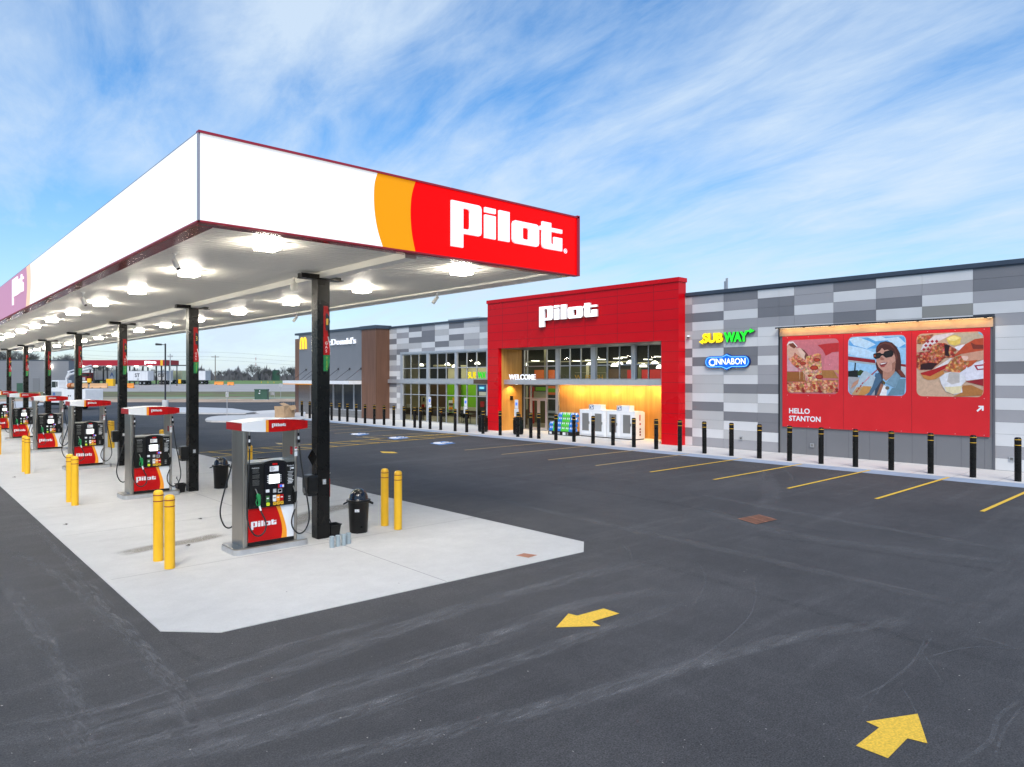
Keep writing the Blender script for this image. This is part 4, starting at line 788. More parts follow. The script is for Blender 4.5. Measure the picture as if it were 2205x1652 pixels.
# entrance bay and clerestory
frame(35.93, 32.80, 3.50, 5.58, (35.60, 33.69), (4.40,), XG)
for (a, b, vm) in ((32.5,29.70,(31.57,30.61)),(29.33,26.50,(28.41,27.44)),(26.18,22.7,(25.28,24.35))): frame(a, b, 3.50, 5.58, vm, (4.40,), XG)
for y0, y1 in ((32.799,32.501),(29.699,29.331),(26.499,26.181)): mb = MB(); mb.box(XG-.14, XG+.05, y1, y0, 3.5, 5.58, 'alum'); sb(mb, 'clerestory_post')
mb = MB(); mb.box(XG-.12, XG+.05, 32.56, 32.799, 0, 3.16, 'alum'); sb(mb, 'entrance_post')
frame(35.93, 35.25, .02, 3.15, (), (2.2,), XG); frame(33.69, 32.80, .02, 3.15, (), (2.2,), XG); frame(35.25, 33.69, 2.18, 3.15, (), (), XG)
for i, (a, b) in enumerate(((35.24, 34.48), (34.46, 33.70))):
    mb = MB(); mb.box(XG-.08, XG-.02, b, a, .03, .22, 'alum'); mb.box(XG-.08, XG-.02, b, a, 2.04, 2.16, 'alum'); mb.box(XG-.079, XG-.021, b, b+.12, .22, 2.04, 'alum'); mb.box(XG-.079, XG-.021, a-.12, a, .22, 2.04, 'alum')
    d = sb(mb, 'door'); g2 = MB(); g2.face([(XG-.05-36, b+.12-30, 2.04), (XG-.05-36, a-.12-30, 2.04), (XG-.05-36, a-.12-30, .22), (XG-.05-36, b+.12-30, .22)], 'pane_glass'); g2.build('pane', d, recalc=False)
    yy = (34.54 if i == 0 else 34.40)-30; mb = MB(); mb.tube([(XG-.08-36, yy, .85), (XG-.16-36, yy, .90), (XG-.16-36, yy, 1.18), (XG-.08-36, yy, 1.23)], .014, 'steel', 6); mb.build('handle', d)
# interior
mb = MB()
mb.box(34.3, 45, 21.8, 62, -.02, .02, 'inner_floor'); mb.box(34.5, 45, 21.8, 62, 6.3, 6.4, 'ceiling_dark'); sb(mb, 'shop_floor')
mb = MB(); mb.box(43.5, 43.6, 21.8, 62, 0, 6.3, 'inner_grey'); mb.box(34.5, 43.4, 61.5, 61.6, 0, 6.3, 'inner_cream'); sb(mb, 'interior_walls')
def inset(px0, px1, py0, py1, X, m, t=.08):
    y0, y1 = YonX(px0, X), YonX(px1, X); pm = (px0+px1)/2
    return (X, X+t, y1, y0, max(.02, ZonX(pm, py1, X)), ZonX(pm, py0, X), m)
def LW(zx0, zx1, zy0, zy1, X, m): return inset(860+zx0/8.26, 860+zx1/8.26, 740+zy0/8.26, 740+zy1/8.26, X, m)
mb = MB()
for q in [(150,500,355,385,41.0,'inner_cream'),(600,990,375,405,41.0,'inner_cream'),(1090,1205,385,410,41.0,'inner_cream'),(160,350,450,650,41.2,'inner_cream'),(865,995,440,650,41.3,'inner_cream'),(1100,1560,430,660,41.4,'inner_cream'),
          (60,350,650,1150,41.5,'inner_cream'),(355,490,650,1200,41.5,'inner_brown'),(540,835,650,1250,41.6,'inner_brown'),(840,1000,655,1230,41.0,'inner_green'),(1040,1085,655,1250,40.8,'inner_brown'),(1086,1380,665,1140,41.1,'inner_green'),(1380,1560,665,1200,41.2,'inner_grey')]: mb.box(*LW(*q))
sb(mb, 'partition_panel')
mb = MB()
for q in [(385,470,940,1130,40.2,'inner_cream'),(415,445,960,1030,40.15,'inner_grey'),(395,440,1080,1130,40.15,'inner_red'),(130,190,1075,1140,40.2,'pump_white'),(875,945,1010,1220,40.2,'pump_white'),(880,940,1060,1100,40.12,'inner_brown'),(880,940,1130,1170,40.12,'pump_orange'),(880,940,1190,1215,40.12,'inner_brown'),(945,985,960,1060,40.1,'gold_band'),(1400,1540,740,850,40.1,'blue_print'),(1425,1500,770,810,40.05,'cin_cyan'),(1415,1540,860,925,40.1,'pump_white'),(1440,1500,1030,1130,40.2,'inner_red'),(225,345,1120,1140,39.5,'inner_cream'),(590,800,1130,1143,39.5,'inner_cream'),(1090,1370,1130,1190,39.8,'inner_cream'),(1090,1370,1191,1300,39.9,'inner_brown'),(540,830,1200,1420,40.0,'furniture'),(60,490,1180,1400,40.0,'furniture')]: mb.box(*LW(*q))
sb(mb, 'interior_display')
def LC(zx0, zx1, zy0, zy1, X, m): return inset(1050+zx0/5.803, 1050+zx1/5.803, 740+zy0/5.803, 740+zy1/5.803, X, m)
mb = MB()
for q in [(400,445,90,450,38,'inner_cream'),(450,500,290,450,41,'inner_cream'),(585,700,330,450,39,'sign_orange'),(760,830,330,440,39.5,'sign_orange'),(705,735,60,450,37,'inner_cream'),(400,860,215,235,41,'inner_cream'),(910,1300,215,228,41,'inner_cream'),(1350,1800,222,236,41,'inner_cream'),(1860,2160,232,250,41,'inner_cream'),
          (910,1300,290,460,42,'inner_olive'),(1230,1260,250,450,40,'inner_cream'),(1350,1480,290,460,42,'inner_olive'),(1500,1800,320,460,41.9,'inner_brown'),(1745,1800,330,460,41,'inner_red'),(1865,1920,290,460,41.5,'inner_olive'),(1925,2165,325,460,41,'inner_red'),
          (390,490,530,820,38,'inner_cream'),(390,490,830,1080,37.6,'inner_brown'),(575,740,600,680,39,'inner_cream'),(520,575,540,1000,39,'inner_red'),(600,735,545,590,38.9,'inner_green'),(755,850,530,640,38.5,'sign_orange'),(755,850,560,610,38.4,'inner_green'),(440,465,720,800,37.2,'pump_white'),(520,740,720,1000,40,'inner_olive'),(755,860,840,870,38,'galv'),(755,860,905,930,38,'galv')]: mb.box(*LC(*q))
sb(mb, 'shelf_display')
for i in range(13):
    y = 40.2+i*1.05; r = MB(); x = 35.4+(i % 3)*.6
    r.box(x-.33, x+.33, y-.28, y+.28, .72, .76, 'furniture'); r.tube([(x,y,.02),(x,y,.72)], .03, 'furniture', 6); r.box(x-.2, x+.2, y+.38, y+.42, .4, .95, 'furniture'); r.box(x-.2, x+.2, y+.3, y+.6, .42, .46, 'furniture')
    for a, b in ((-.18,.33),(.18,.33),(-.18,.58),(.18,.58)): r.tube([(x+a,y+b,.02),(x+a,y+b,.42)], .015, 'furniture', 4)
    o = r.build('cafe_table'); tag(o, 'dark cafe table and chair seen through the lower left storefront glass', 'table', 'tables behind the storefront glass')
tag(store, 'long single storey store with grey checkered panels and a red entrance portal', 'store')
# pendant lamps
pp = empty('pendant_lamp'); mb = MB(); mb.lathe([(.24,0),(.235,.06),(.19,.15),(.10,.21),(.03,.23)], 'pendant', n=14); mb.build('shade', pp); mb = MB(); mb.tube([(0,0,.23),(0,0,1.6)], .008, 'furniture', 4); mb.build('cord', pp)
PX = [(907,786,'leftmost bay of the left storefront'),(963.5,784,'middle bay of the left storefront, the higher one'),(979,788.5,'middle bay of the left storefront, the lower one'),(1028,782,'right bay of the left storefront'),(1131,785,'upper glass over the entrance doors'),(1270,784.5,'second clerestory window'),(1323,786,'third clerestory window, the left one'),(1334,783,'third clerestory window, the middle one'),(1357,780,'third clerestory window, beside the post'),(1385,787,'last clerestory window, the lower left one'),(1410,781.5,'last clerestory window, the larger one'),(1421,790,'last clerestory window, at the red jamb')]
for i, (px, py, wh) in enumerate(PX):
    X = 36.4+(i % 3)*.4; o = pp if i == 0 else copy_tree(pp); o.location = (X, YonX(px, X), ZonX(px, py, X)-.1); tag(o, 'white dome pendant lamp in the '+wh, 'pendant lamp', 'white pendant lamps inside the store')
# ceiling strip lights inside (seen as bright dashes)
for i, (px, py) in enumerate([(1153,778),(1184,778.5),(1242,778),(1269,777),(1295,775),(1330,773),(1341,770.5),(1395,775),(1418,769)]):
    X = 38.4; Y = YonX(px, X); z = ZonX(px, py, X); mb = MB(); mb.box(X-.35, X+.35, Y-.10, Y+.10, z, z+.05, 'pendant'); tag(mb.build('strip_light'), 'white ceiling strip light behind the clerestory glass, %s from the left' % ORD[i], 'strip light', 'strip lights inside the store')
def alight(name, loc, rot, size, en, col, sy=None):
    l = bpy.data.lights.new(name, 'AREA'); l.energy = en; l.color = col; l.size = size
    if sy: l.shape = 'RECTANGLE'; l.size_y = sy
    o = bpy.data.objects.new(name, l); COL.objects.link(o); o.location = loc; o.rotation_euler = rot; return o
alight('room_light', (38.4, 50, 6.1), (0,0,0), 4, 420, (1,.93,.70), 11); alight('room_light', (38.4, 32, 6.1), (0,0,0), 4, 420, (1,.93,.75), 12)
alight('ledge_fill_light', (33.75, 27.6, 3.15), (0, math.radians(-20), 0), .12, 135, (1,.70,.30), 9.4)  # added fill without a fixture, evens out the wood wall between the downlights
# downlights under the ledge
for i, Y in enumerate([YonX(x, 33.6) for x in (1238.6,1274.6,1314.3,1359,1408.6)]+[35.3]):
    r = empty('ledge_downlight', (33.85 if i < 5 else 32.9, Y, 3.165)); mb = MB(); mb.lathe([(.07,0),(.075,-.01),(.06,-.012)], 'pendant', n=12); mb.build('lens', r)
    tag(r, 'small warm downlight under the grey ledge, %s from the left over the ice freezers' % ORD[i] if i < 5 else 'small warm downlight under the ledge beside the wood return wall', 'downlight', 'warm downlights under the entrance ledge')
    l = bpy.data.lights.new('ledge_spot', 'SPOT'); l.energy = 85; l.color = (1,.72,.36); l.spot_size = 2.3; l.spot_blend = .8; l.shadow_soft_size = .06
    o = bpy.data.objects.new('ledge_spot', l); COL.objects.link(o); o.location = (33.80 if i < 5 else 32.85, Y+(0 if i < 5 else .3), 3.14); o.rotation_euler = (0, math.radians(-12 if i < 5 else 0), 0) if i < 5 else (math.radians(14), 0, 0)
# ---------------- signs on the store
mb = MB(); r = empty('logo_sign', (XP, 29.47, 7.45)); T = lambda u, v, w: (-w-.06, -u, v)
mb = MB(); put_pilot(mb, T, 4.75, .006, 'letter_white', w0=.14, hs=.93); mb.build('letter_face', r); mb = MB(); put_pilot(mb, T, 4.75, .139, 'white_paint', hs=.93); mb.build('letter_return', r)
tag(r, 'large white block lettering on the red entrance portal', 'sign')
# sub sandwich sign: yellow and green letters with arrow ends
r = empty('sandwich_sign', (WR, 19.24, 5.44)); T = lambda u, v, w: (-w-.05, -u, v)
f = MB(); b_ = MB()
for body, m_, u0 in (('SUB', 'sub_yellow', -1.22), ('WAY', 'sub_green', .03)):
    put_text(f, body, T, .01, m_, .47, .06, u0=u0, w0=.12, width=1.20 if body == 'SUB' else 1.33); put_text(b_, body, T, .12, 'sign_return' if m_ == 'sub_green' else 'gold_band', .47, .06, u0=u0, width=1.20 if body == 'SUB' else 1.33)
f.prism([[(-1.42,.04),(-1.18,-.10),(-1.19,-.02),(-.95,-.01),(-.95,.07),(-1.19,.08),(-1.19,.16)]], .01, T, 'sub_yellow', w0=.121); f.prism([[(1.22,.42),(1.45,.44),(1.45,.36),(1.72,.47),(1.47,.60),(1.47,.52),(1.2,.50)]], .01, T, 'sub_green', w0=.121); b_.prism([[(1.22,.42),(1.45,.44),(1.45,.36),(1.72,.47),(1.47,.60),(1.47,.52),(1.2,.50)]], .12, T, 'sign_return')
f.build('letter_face', r); b_.build('letter_return', r); tag(r, 'yellow and green channel letter sign with arrow tips on the grey wall', 'sign')
# blue lozenge sign
r = empty('bakery_sign', (WR, 19.05, 4.41)); T = lambda u, v, w: (-w, -u, v)
def lozenge(s_, w=1.26, h=.305):
    P = []; w -= s_; h -= s_; rr = h
    for k in range(13): a = -PI/2+PI*k/12; P.append((w-rr+rr*math.cos(a), rr*math.sin(a)))
    P += [(.28,h),(.17,h+.04),(0,.43-s_*1.2),(-.17,h+.04),(-.28,h)]
    for k in range(13): a = PI/2+PI*k/12; P.append((-w+rr+rr*math.cos(a), rr*math.sin(a)))
    P += [(-.28,-h),(-.17,-h-.04),(0,-.43+s_*1.2),(.17,-h-.04),(.28,-h)]; return P
mb = MB(); mb.prism([lozenge(0)], .16, T, 'cin_dark'); mb.build('sign_box', r); mb = MB(); mb.prism([lozenge(.015)], .01, T, 'cin_blue', w0=.161); mb.build('sign_face', r)
mb = MB(); mb.prism([lozenge(.05), lozenge(.075)], .004, T, 'cin_cyan', w0=.1715, sides=False); mb.build('border', r)
mb = MB(); put_text(mb, 'C', T, .004, 'letter_white', .36, .012, u0=-1.02, v0=-.19, w0=.1715, width=.34); put_text(mb, 'INNABON', T, .004, 'letter_white', .30, .010, u0=-.68, v0=-.13, w0=.1715, width=1.72); mb.build('lettering', r); tag(r, 'blue lozenge shaped lit sign with white lettering below the yellow and green sign', 'sign')
r = empty('welcome_sign', (32.34, 35.45, 3.495)); T = lambda u, v, w: (-w+.03, -u, v); mb = MB(); put_text(mb, 'WELCOME', T, .06, 'logo_white', .34, .016, width=2.55); mb.build('lettering', r); tag(r, 'white WELCOME lettering standing on the grey ledge over the doors', 'sign')
# sign inside the left storefront
r = empty('inner_sandwich_sign', (37.88, 0, 0)); yA, yB = YonX(1007, 37.88), YonX(1051, 37.88); zA, zB = ZonX(1020, 815, 37.88), ZonX(1020, 801, 37.88); T = lambda u, v, w: (-w, u, v); mb = MB(); wd = (yA-yB)/2
put_text(mb, 'SUB', lambda u, v, w: (-w, yA-u, zA+v), .05, 'sub_yellow', zB-zA, .02, width=wd); put_text(mb, 'WAY', lambda u, v, w: (-w, yA-wd-.06-u, zA+v), .05, 'sub_green', zB-zA, .02, width=wd); mb.build('lettering', r); tag(r, 'yellow and green lettering inside the store behind the left storefront glass', 'sign')
# word sign seen inside the clerestory
X = 36.6; mb = MB(); y0, y1 = YonX(1238, X), YonX(1305, X); z0, z1 = ZonX(1270, 818, X), ZonX(1270, 803, X)
for (a, b, c, d) in ((y1,y0,z1,z1+.03),(y1,y1+.03,z0,z1)): mb.box(X, X+.03, a, b, c, d, 'inner_cream')
put_text(mb, 'W  FRESH', lambda u, v, w: (X-w, y0-u, z0+v), .02, 'gold_band', (z1-z0)*.7, .01, width=(y0-y1)*.9); tag(mb.build('inner_wall_sign'), 'dim gold outlined lettering sign inside behind the middle clerestory windows', 'sign')
# ---------------- big poster with three pictures
pb = empty('wall_poster', (WR-.06, 11.92, 0)); PY0 = 11.92
Tq = lambda u, v, w: (-w, -(u), v)         # u from the centre, to the photo's right
mb = MB(); mb.prism([[(16.15*-1+PY0, 1.28),(PY0-7.72, 1.28),(PY0-7.70, 5.56),(-16.15+PY0, 5.56)]], .04, Tq, 'board_red', w0=-.035)
mb.build('poster_board', pb)
mb = MB()
for y in (13.3, 10.5): mb.box(-.0065, -.004, y-.006-PY0, y+.006-PY0, 1.3, 5.54, 'red_joint')
for i in range(9):
    for z in (1.34, 2.78, 4.2, 5.5): mb.lathe([(.012,0),(.012,.004)], 'pump_white', (0,0), 6); k_ = 12; mb.v[-k_:] = [(-.0065-v[2], 15.9-i*1.0-PY0+v[0], z+v[1]) for v in mb.v[-k_:]]
mb.build('board_joints', pb)
def lerp(a, b, t): return a+(b-a)*t
def photo(y0, y1, z0, z1, items, name, bgc):
    """items: list of (colour, outline in 0..1 picture units [0,0 top left], material)"""
    mb = MB(); W_, H_ = y0-y1, z1-z0; T = lambda u, v, w: (-.006-w, (y0-u*W_)-PY0, z1-v*H_)
    k = 0
    rr = [(u, v) for u, v in [( (x), (y)) for x, y in rrect(0, 1, 0, 1, .09)]]
    mb.prism([rr], .0012, T, 'print', bgc, 0)
    for it in items:
        k += 1; c, pts = it[0], it[1]; m_ = it[2] if len(it) > 2 else 'print'
        q = [(min(.999, max(.001, x)), min(.999, max(.001, y))) for x, y in pts]
        # keep the rounded corners of the picture
        q2 = []
        for x, y in q:
            cx = .09 if x < .09 else (.91 if x > .91 else x); cy = .09 if y < .09 else (.91 if y > .91 else y)
            d_ = math.hypot(x-cx, y-cy)
            if x != cx and y != cy and d_ > .09: x, y = cx+(x-cx)*.09/d_, cy+(y-cy)*.09/d_
            q2.append((x, y))
        mb.prism([q2], .0003, T, m_, c, .0012+.0005*k, sides=False)
    return mb.build(name, pb, recalc=False)
def ell(cx, cy, a, b, n=18, rot=0):
    return [(cx+a*math.cos(t)*math.cos(rot)-b*math.sin(t)*math.sin(rot), cy+a*math.cos(t)*math.sin(rot)+b*math.sin(t)*math.cos(rot)) for t in [2*PI*k/n for k in range(n)]]
def n_(px, py, x0, y0, w, h): return ((px-x0)/w, (py-y0)/h)
# picture one: hand lifting a slice (measured in a 1404 px wide enlargement)
A = lambda l: [((x-207)/915, (y-480-(.0 if True else 0))/1000) for x, y in l]
pz_ = []
pz_.append(((.66,.30,.33), A([(207,480),(1122,480),(1122,1060),(207,1060)])))
pz_.append(((.72,.48,.50), A([(207,640),(260,700),(420,1060),(207,1060)])))
pz_.append(((.60,.08,.08), A([(760,590),(900,570),(1122,560),(1122,720),(1000,730),(960,800),(900,790),(850,680)])))
pz_.append(((.72,.33,.36), A([(880,800),(1000,740),(1122,730),(1122,1060),(860,1060)])))
pz_.append(((.45,.22,.07), A([(207,1075),(520,1075),(560,1260),(207,1260)]))); pz_.append(((.52,.30,.12), A([(820,1050),(1030,1050),(1122,1200),(820,1190)]))); pz_.append(((.66,.45,.22), A([(1030,1050),(1122,1050),(1122,1130)])))
pz_.append(((.75,.52,.42), A([(207,570),(290,530),(390,640),(600,760),(560,830),(520,850),(480,820),(350,760),(330,860),(240,840),(210,740)])))
pz_.append(((.30,.12,.06), A([(240,560),(330,530),(390,600),(340,640),(270,600)]))); pz_.append(((.85,.80,.78), A([(207,560),(240,510),(320,505),(400,600),(395,620),(320,530),(250,540),(210,580)])))
pz_.append(((.80,.62,.52), A([(390,640),(440,630),(510,660),(590,760),(540,860),(480,810)]))); pz_.append(((.30,.12,.10), A([(460,640),(520,670),(600,770),(540,860),(525,800),(545,740)])))
pz_.append(((.80,.45,.25), A([(230,830),(330,780),(350,710),(420,780),(540,860),(560,800),(650,770),(760,740),(820,760),(825,900),(640,940),(500,980),(380,1000),(300,930)]), 'print_food'))
pz_.append(((.85,.62,.42), A([(420,980),(830,880),(830,1280),(560,1300),(590,1180),(470,1050)]), 'print_food'))
for x, y, r_ in ((500,920,55),(430,880,40),(700,1005,75),(620,1150,38),(750,860,60),(790,1170,70),(400,975,35)): pz_.append(((.42,.05,.03), A([(x+r_*c_[0], y+r_*.62*c_[1]) for c_ in ell(0,0,1,1,10)]))); pz_.append(((.60,.14,.06), A([(x+r_*.7*c_[0], y+r_*.4*c_[1]) for c_ in ell(0,0,1,1,10)])))
for x in (440,515,540,560,580): pz_.append(((.88,.72,.55), A([(x,1050),(x+9,1050),(x+6,1240-((x*7)%90)),(x+2,1240-((x*7)%90))])))
pz_.append(((.70,.38,.22), A([(207,1270),(520,1260),(840,1230),(1122,1225),(1122,1480),(207,1480)]), 'print_food'))
for k in range(26): x, y, r_ = 225+(k*97 % 880), 1290+(k*53 % 170), 22+(k*13 % 16); pz_.append((((.40,.04,.03),(.80,.58,.40),(.52,.10,.05))[k % 3], A([(x+r_*c_[0], y+r_*.6*c_[1]) for c_ in ell(0,0,1,1,8)])))
photo(15.92, 13.50, 2.86, 5.38, pz_, 'pizza_picture', (.66,.30,.33))
# picture two: a person with sunglasses and a drink (1549 px enlargement)
A = lambda l: [((x-70)/1285, (y-140)/1330) for x, y in l]
w_ = []
w_.append(((.22,.50,.78), A([(70,140),(1355,140),(1355,420),(70,420)]))); w_.append(((.45,.66,.82), A([(70,420),(1355,420),(1355,960),(70,960)])))
for q in ([(70,180),(300,150),(560,250),(700,330),(500,420),(200,330)], [(500,150),(820,150),(1000,240),(700,260)], [(900,200),(1200,180),(1355,330),(1200,420)], [(70,330),(400,400),(700,520),(700,640),(300,600),(70,520)]): w_.append(((.62,.77,.88), A(q)))
w_.append(((.42,.03,.05), A([(70,580),(680,670),(700,750),(70,665)]))); w_.append(((.50,.56,.58), A([(70,665),(700,750),(700,790),(70,705)]))); w_.append(((.05,.06,.07), A([(225,730),(255,735),(240,930),(205,930)])))
w_.append(((.03,.04,.04), A([(70,920),(300,900),(300,1060),(70,1050)]))); w_.append(((.10,.16,.05), A([(290,930),(360,890),(450,930),(420,1030),(300,1020)]))); w_.append(((.50,.50,.51), A([(70,1050),(500,1070),(700,1100),(700,1480),(70,1480)])))
w_.append(((.40,.04,.05), A([(1240,770),(1355,785),(1355,840),(1240,820)]))); w_.append(((.60,.63,.65), A([(1240,820),(1355,840),(1355,1040),(1240,1000)])))
hair = [(705,480),(720,380),(800,290),(920,265),(1060,300),(1160,400),(1230,540),(1255,720),(1250,900),(1320,1020),(1355,1070),(1200,1060),(1100,1000),(1000,900),(860,1100),(800,1000),(720,860),(700,760),(740,640)]
w_.append(((.17,.065,.045), A(hair))); w_.append(((.26,.11,.08), A([(720,470),(760,350),(900,285),(1040,320),(1140,470),(1180,640),(1150,700),(1080,500),(960,430),(860,460)])))
face = [(712,560),(740,470),(830,420),(980,430),(1080,490),(1130,620),(1140,740),(1110,860),(1040,930),(960,960),(850,915),(770,840),(720,720)]
w_.append(((.58,.36,.28), A([(860,880),(1130,760),(1120,960),(1010,1080),(930,1140),(860,1080)]))); w_.append(((.66,.43,.35), A(face))); w_.append(((.17,.065,.045), A([(712,520),(790,370),(890,320),(1000,350),(1110,450),(1140,560),(1060,500),(960,450),(890,470),(840,400),(800,470),(740,510)])))
w_.append(((.02,.018,.016), A([(645,550),(670,530),(800,512),(830,540),(870,540),(900,490),(1040,465),(1090,500),(1095,560),(1060,610),(930,635),(885,600),(860,575),(820,590),(790,640),(700,655),(655,620)])))
w_.append(((.07,.05,.03), A([(690,560),(790,545),(800,590),(760,630),(700,635)]))); w_.append(((.055,.045,.04), A([(910,520),(1040,495),(1060,550),(1020,600),(930,605)]))); w_.append(((.60,.18,.08), A([(665,570),(695,555),(700,600),(675,610)])))
w_.append(((.48,.26,.20), A([(810,610),(850,620),(900,660),(870,685),(820,680),(800,660)]))); w_.append(((.35,.05,.06), A([(785,760),(850,735),(965,735),(940,780),(860,810),(800,800)]))); w_.append(((.90,.88,.86), A([(800,763),(860,745),(950,742),(900,765),(820,780)]))); w_.append(((.50,.13,.13), A([(795,800),(860,812),(930,790),(890,835),(830,840)])))
w_.append(((.50,.29,.22), A([(1060,760),(1140,700),(1130,860),(1060,930)]))); w_.append(((.10,.12,.17), A([(760,960),(850,1000),(870,1200),(820,1470),(680,1470),(700,1250),(640,1180)])))
w_.append(((.16,.26,.36), A([(700,970),(800,980),(840,1120),(720,1300),(600,1470),(500,1470),(620,1290)]))); w_.append(((.32,.45,.53), A([(1140,930),(1250,1050),(1220,1130),(1120,1300),(920,1190),(1000,1100)]))); w_.append(((.26,.39,.46), A([(1220,1100),(1355,1100),(1355,1480),(960,1480),(1060,1300),(1130,1300)])))
w_.append(((.85,.84,.83), A([(830,1260),(900,1240),(960,1300),(940,1470),(790,1470)]))); w_.append(((.45,.25,.18), A([(820,1200),(880,1230),(800,1440),(720,1470)]))); w_.append(((.25,.19,.05), A([(870,1130),(920,1180),(900,1230),(850,1190)]))); w_.append(((.30,.25,.20), ell((960-70)/1285, (1300-140)/1330, .035, .03)))
w_.append(((.55,.63,.68), A([(430,930),(480,920),(640,1010),(700,1060),(620,1290),(400,1470),(150,1460),(250,1280),(370,1010)]))); w_.append(((.66,.40,.16), A([(420,1260),(610,1270),(560,1400),(450,1470),(300,1470)]))); w_.append(((.62,.45,.28), A([(150,1460),(270,1290),(420,1270),(300,1470)])))
w_.append(((.55,.06,.05), A([(600,1000),(740,880),(755,890),(620,1015)]))); w_.append(((.75,.35,.40), A([(440,1170),(560,1040),(575,1060),(460,1175)]))); w_.append(((.62,.40,.30), A([(190,1190),(330,1100),(300,1210),(170,1300),(130,1330)])))
for i in range(4): w_.append(((.55,.06,.05), A([(250+i*45,1390-i*62),(290+i*45,1350-i*62),(300+i*45,1375-i*62),(262+i*45,1412-i*62)])))
w_.append(((.30,.10,.07), A([(1190,900),(1250,900),(1340,1020),(1355,1080),(1240,1040)])))
photo(13.09, 10.72, 2.83, 5.41, w_, 'portrait_picture', (.45,.66,.82))
# picture three: fried chicken and dip (1749 px enlargement)
A = lambda l: [((x-145)/1390, (y-165)/1330) for x, y in l]
c_ = [((.68,.52,.40), A([(145,165),(1535,165),(1535,1495),(145,1495)]))]
c_.append(((.62,.55,.44), A([(850,165),(1535,150),(1535,420),(1100,400)]))); c_.append(((.35,.60,.72), A([(1440,150),(1535,165),(1535,260),(1430,200)])))
c_.append(((.60,.30,.13), A([(145,190),(520,180),(440,330),(260,390),(145,380)]), 'print_food')); c_.append(((.78,.72,.72), A([(280,400),(540,210),(900,170),(960,180),(640,330),(500,400),(230,520)])))
for k in range(9): x, y = 270+(k % 3)*95+(k//3)*8, 300+(k//3)*82; x -= (k//3)*50; c_.append(((.50,.05,.09), A([(x+120,y),(x+160,y+35),(x+120,y+70),(x+80,y+35)])))
c_.append(((.82,.66,.24), A([(780,290),(860,235),(980,220),(1090,280),(1070,400),(960,440),(840,400)]))); c_.append(((.88,.78,.40), A([(800,290),(880,250),(980,240),(1070,285),(960,340),(860,330)])))
c_.append(((.84,.82,.84), A([(950,470),(1170,410),(1100,560),(1000,520)]))); c_.append(((.45,.12,.06), A([(145,560),(420,540),(480,420),(620,370),(760,380),(1000,520),(960,680),(760,690),(480,930),(200,940),(145,880)]), 'print_food'))
c_.append(((.62,.25,.12), A([(440,640),(480,440),(600,390),(740,470),(745,660),(560,700)]), 'print_food')); c_.append(((.08,.015,.02), A([(740,400),(860,430),(830,560),(860,660),(760,640)]))); c_.append(((.10,.02,.02), A([(230,820),(420,780),(600,800),(480,930),(230,930)])))
c_.append(((.55,.05,.05), A([(230,1000),(500,930),(820,800),(780,900),(440,1070),(280,1080)]))); c_.append(((.80,.76,.74), A([(470,950),(860,700),(900,690),(820,810),(500,930)]))); c_.append(((.66,.36,.14), A([(240,1030),(440,1070),(720,940),(740,1010),(560,1130),(400,1150),(300,1110)])))
c_.append(((.80,.78,.82), A([(1150,880),(1535,740),(1535,1120),(1200,1160),(1060,1000)]))); c_.append(((.50,.05,.12), A([(1350,850),(1535,830),(1535,940),(1410,950)]))); c_.append(((.82,.80,.82), A([(1400,872),(1535,858),(1535,912),(1430,925)])))
c_.append(((.45,.05,.07), A([(1180,1180),(1535,1120),(1535,1270)]))); c_.append(((.55,.30,.12), A([(1130,1260),(1300,1250),(1535,1360),(1535,1495),(930,1495),(1060,1430)])))
c_.append(((.62,.17,.08), A([(950,640),(1170,420),(1360,320),(1535,300),(1535,560),(1230,600),(1100,610),(980,660)]))); c_.append(((.35,.10,.06), A([(1280,380),(1380,430),(1535,440),(1535,520),(1330,520)])))
c_.append(((.70,.45,.34), A([(1060,680),(1100,620),(1250,590),(1535,550),(1535,740),(1300,770),(1120,760)]))); c_.append(((.82,.62,.54), A([(1090,690),(1110,650),(1220,660),(1240,700),(1200,750),(1110,735)])))
c_.append(((.62,.20,.09), A([(1180,760),(1430,740),(1300,860),(1220,900)]))); c_.append(((.64,.33,.13), A([(720,960),(830,800),(960,680),(1080,640),(1140,750),(1260,780),(1180,920),(1060,1000),(880,980)]), 'print_food'))
c_.append(((.78,.77,.78), A([(640,1100),(760,1010),(880,980),(1060,1000),(1180,1080),(1180,1180),(1100,1260),(1120,1400),(960,1450),(780,1390),(680,1230)]))); c_.append(((.62,.58,.55), A([(840,1010),(900,980),(1060,1010),(1060,1200),(900,1240),(800,1180)]))); c_.append(((.80,.72,.52), A([(740,1290),(900,1290),(1110,1270),(1080,1410),(930,1440),(790,1390)])))
photo(10.31, 7.92, 2.83, 5.42, c_, 'chicken_picture', (.68,.52,.40))
mb = MB(); T = lambda u, v, w: (-.006-w, -u, v)
put_text(mb, 'HELLO', T, .004, 'pump_white', .235, .03, u0=PY0-15.82, v0=1.93, width=1.0); put_text(mb, 'STANTON', T, .004, 'pump_white', .235, .03, u0=PY0-15.82, v0=1.575, width=1.5)
s_ = .34; ox, oy = PY0-8.16, 2.25
mb.prism([[(ox+.68*a_1, oy+.68*b_1) for a_1, b_1 in [(.10,.36),(.10,.28),(.20,.28),(0,.07),(.06,0),(.27,.21),(.27,.08),(.36,.08),(.36,.36)]]], .004, T, 'pump_white'); mb.build('lettering', pb)
tag(pb, 'wide red wall poster with three square food and portrait pictures', 'poster')
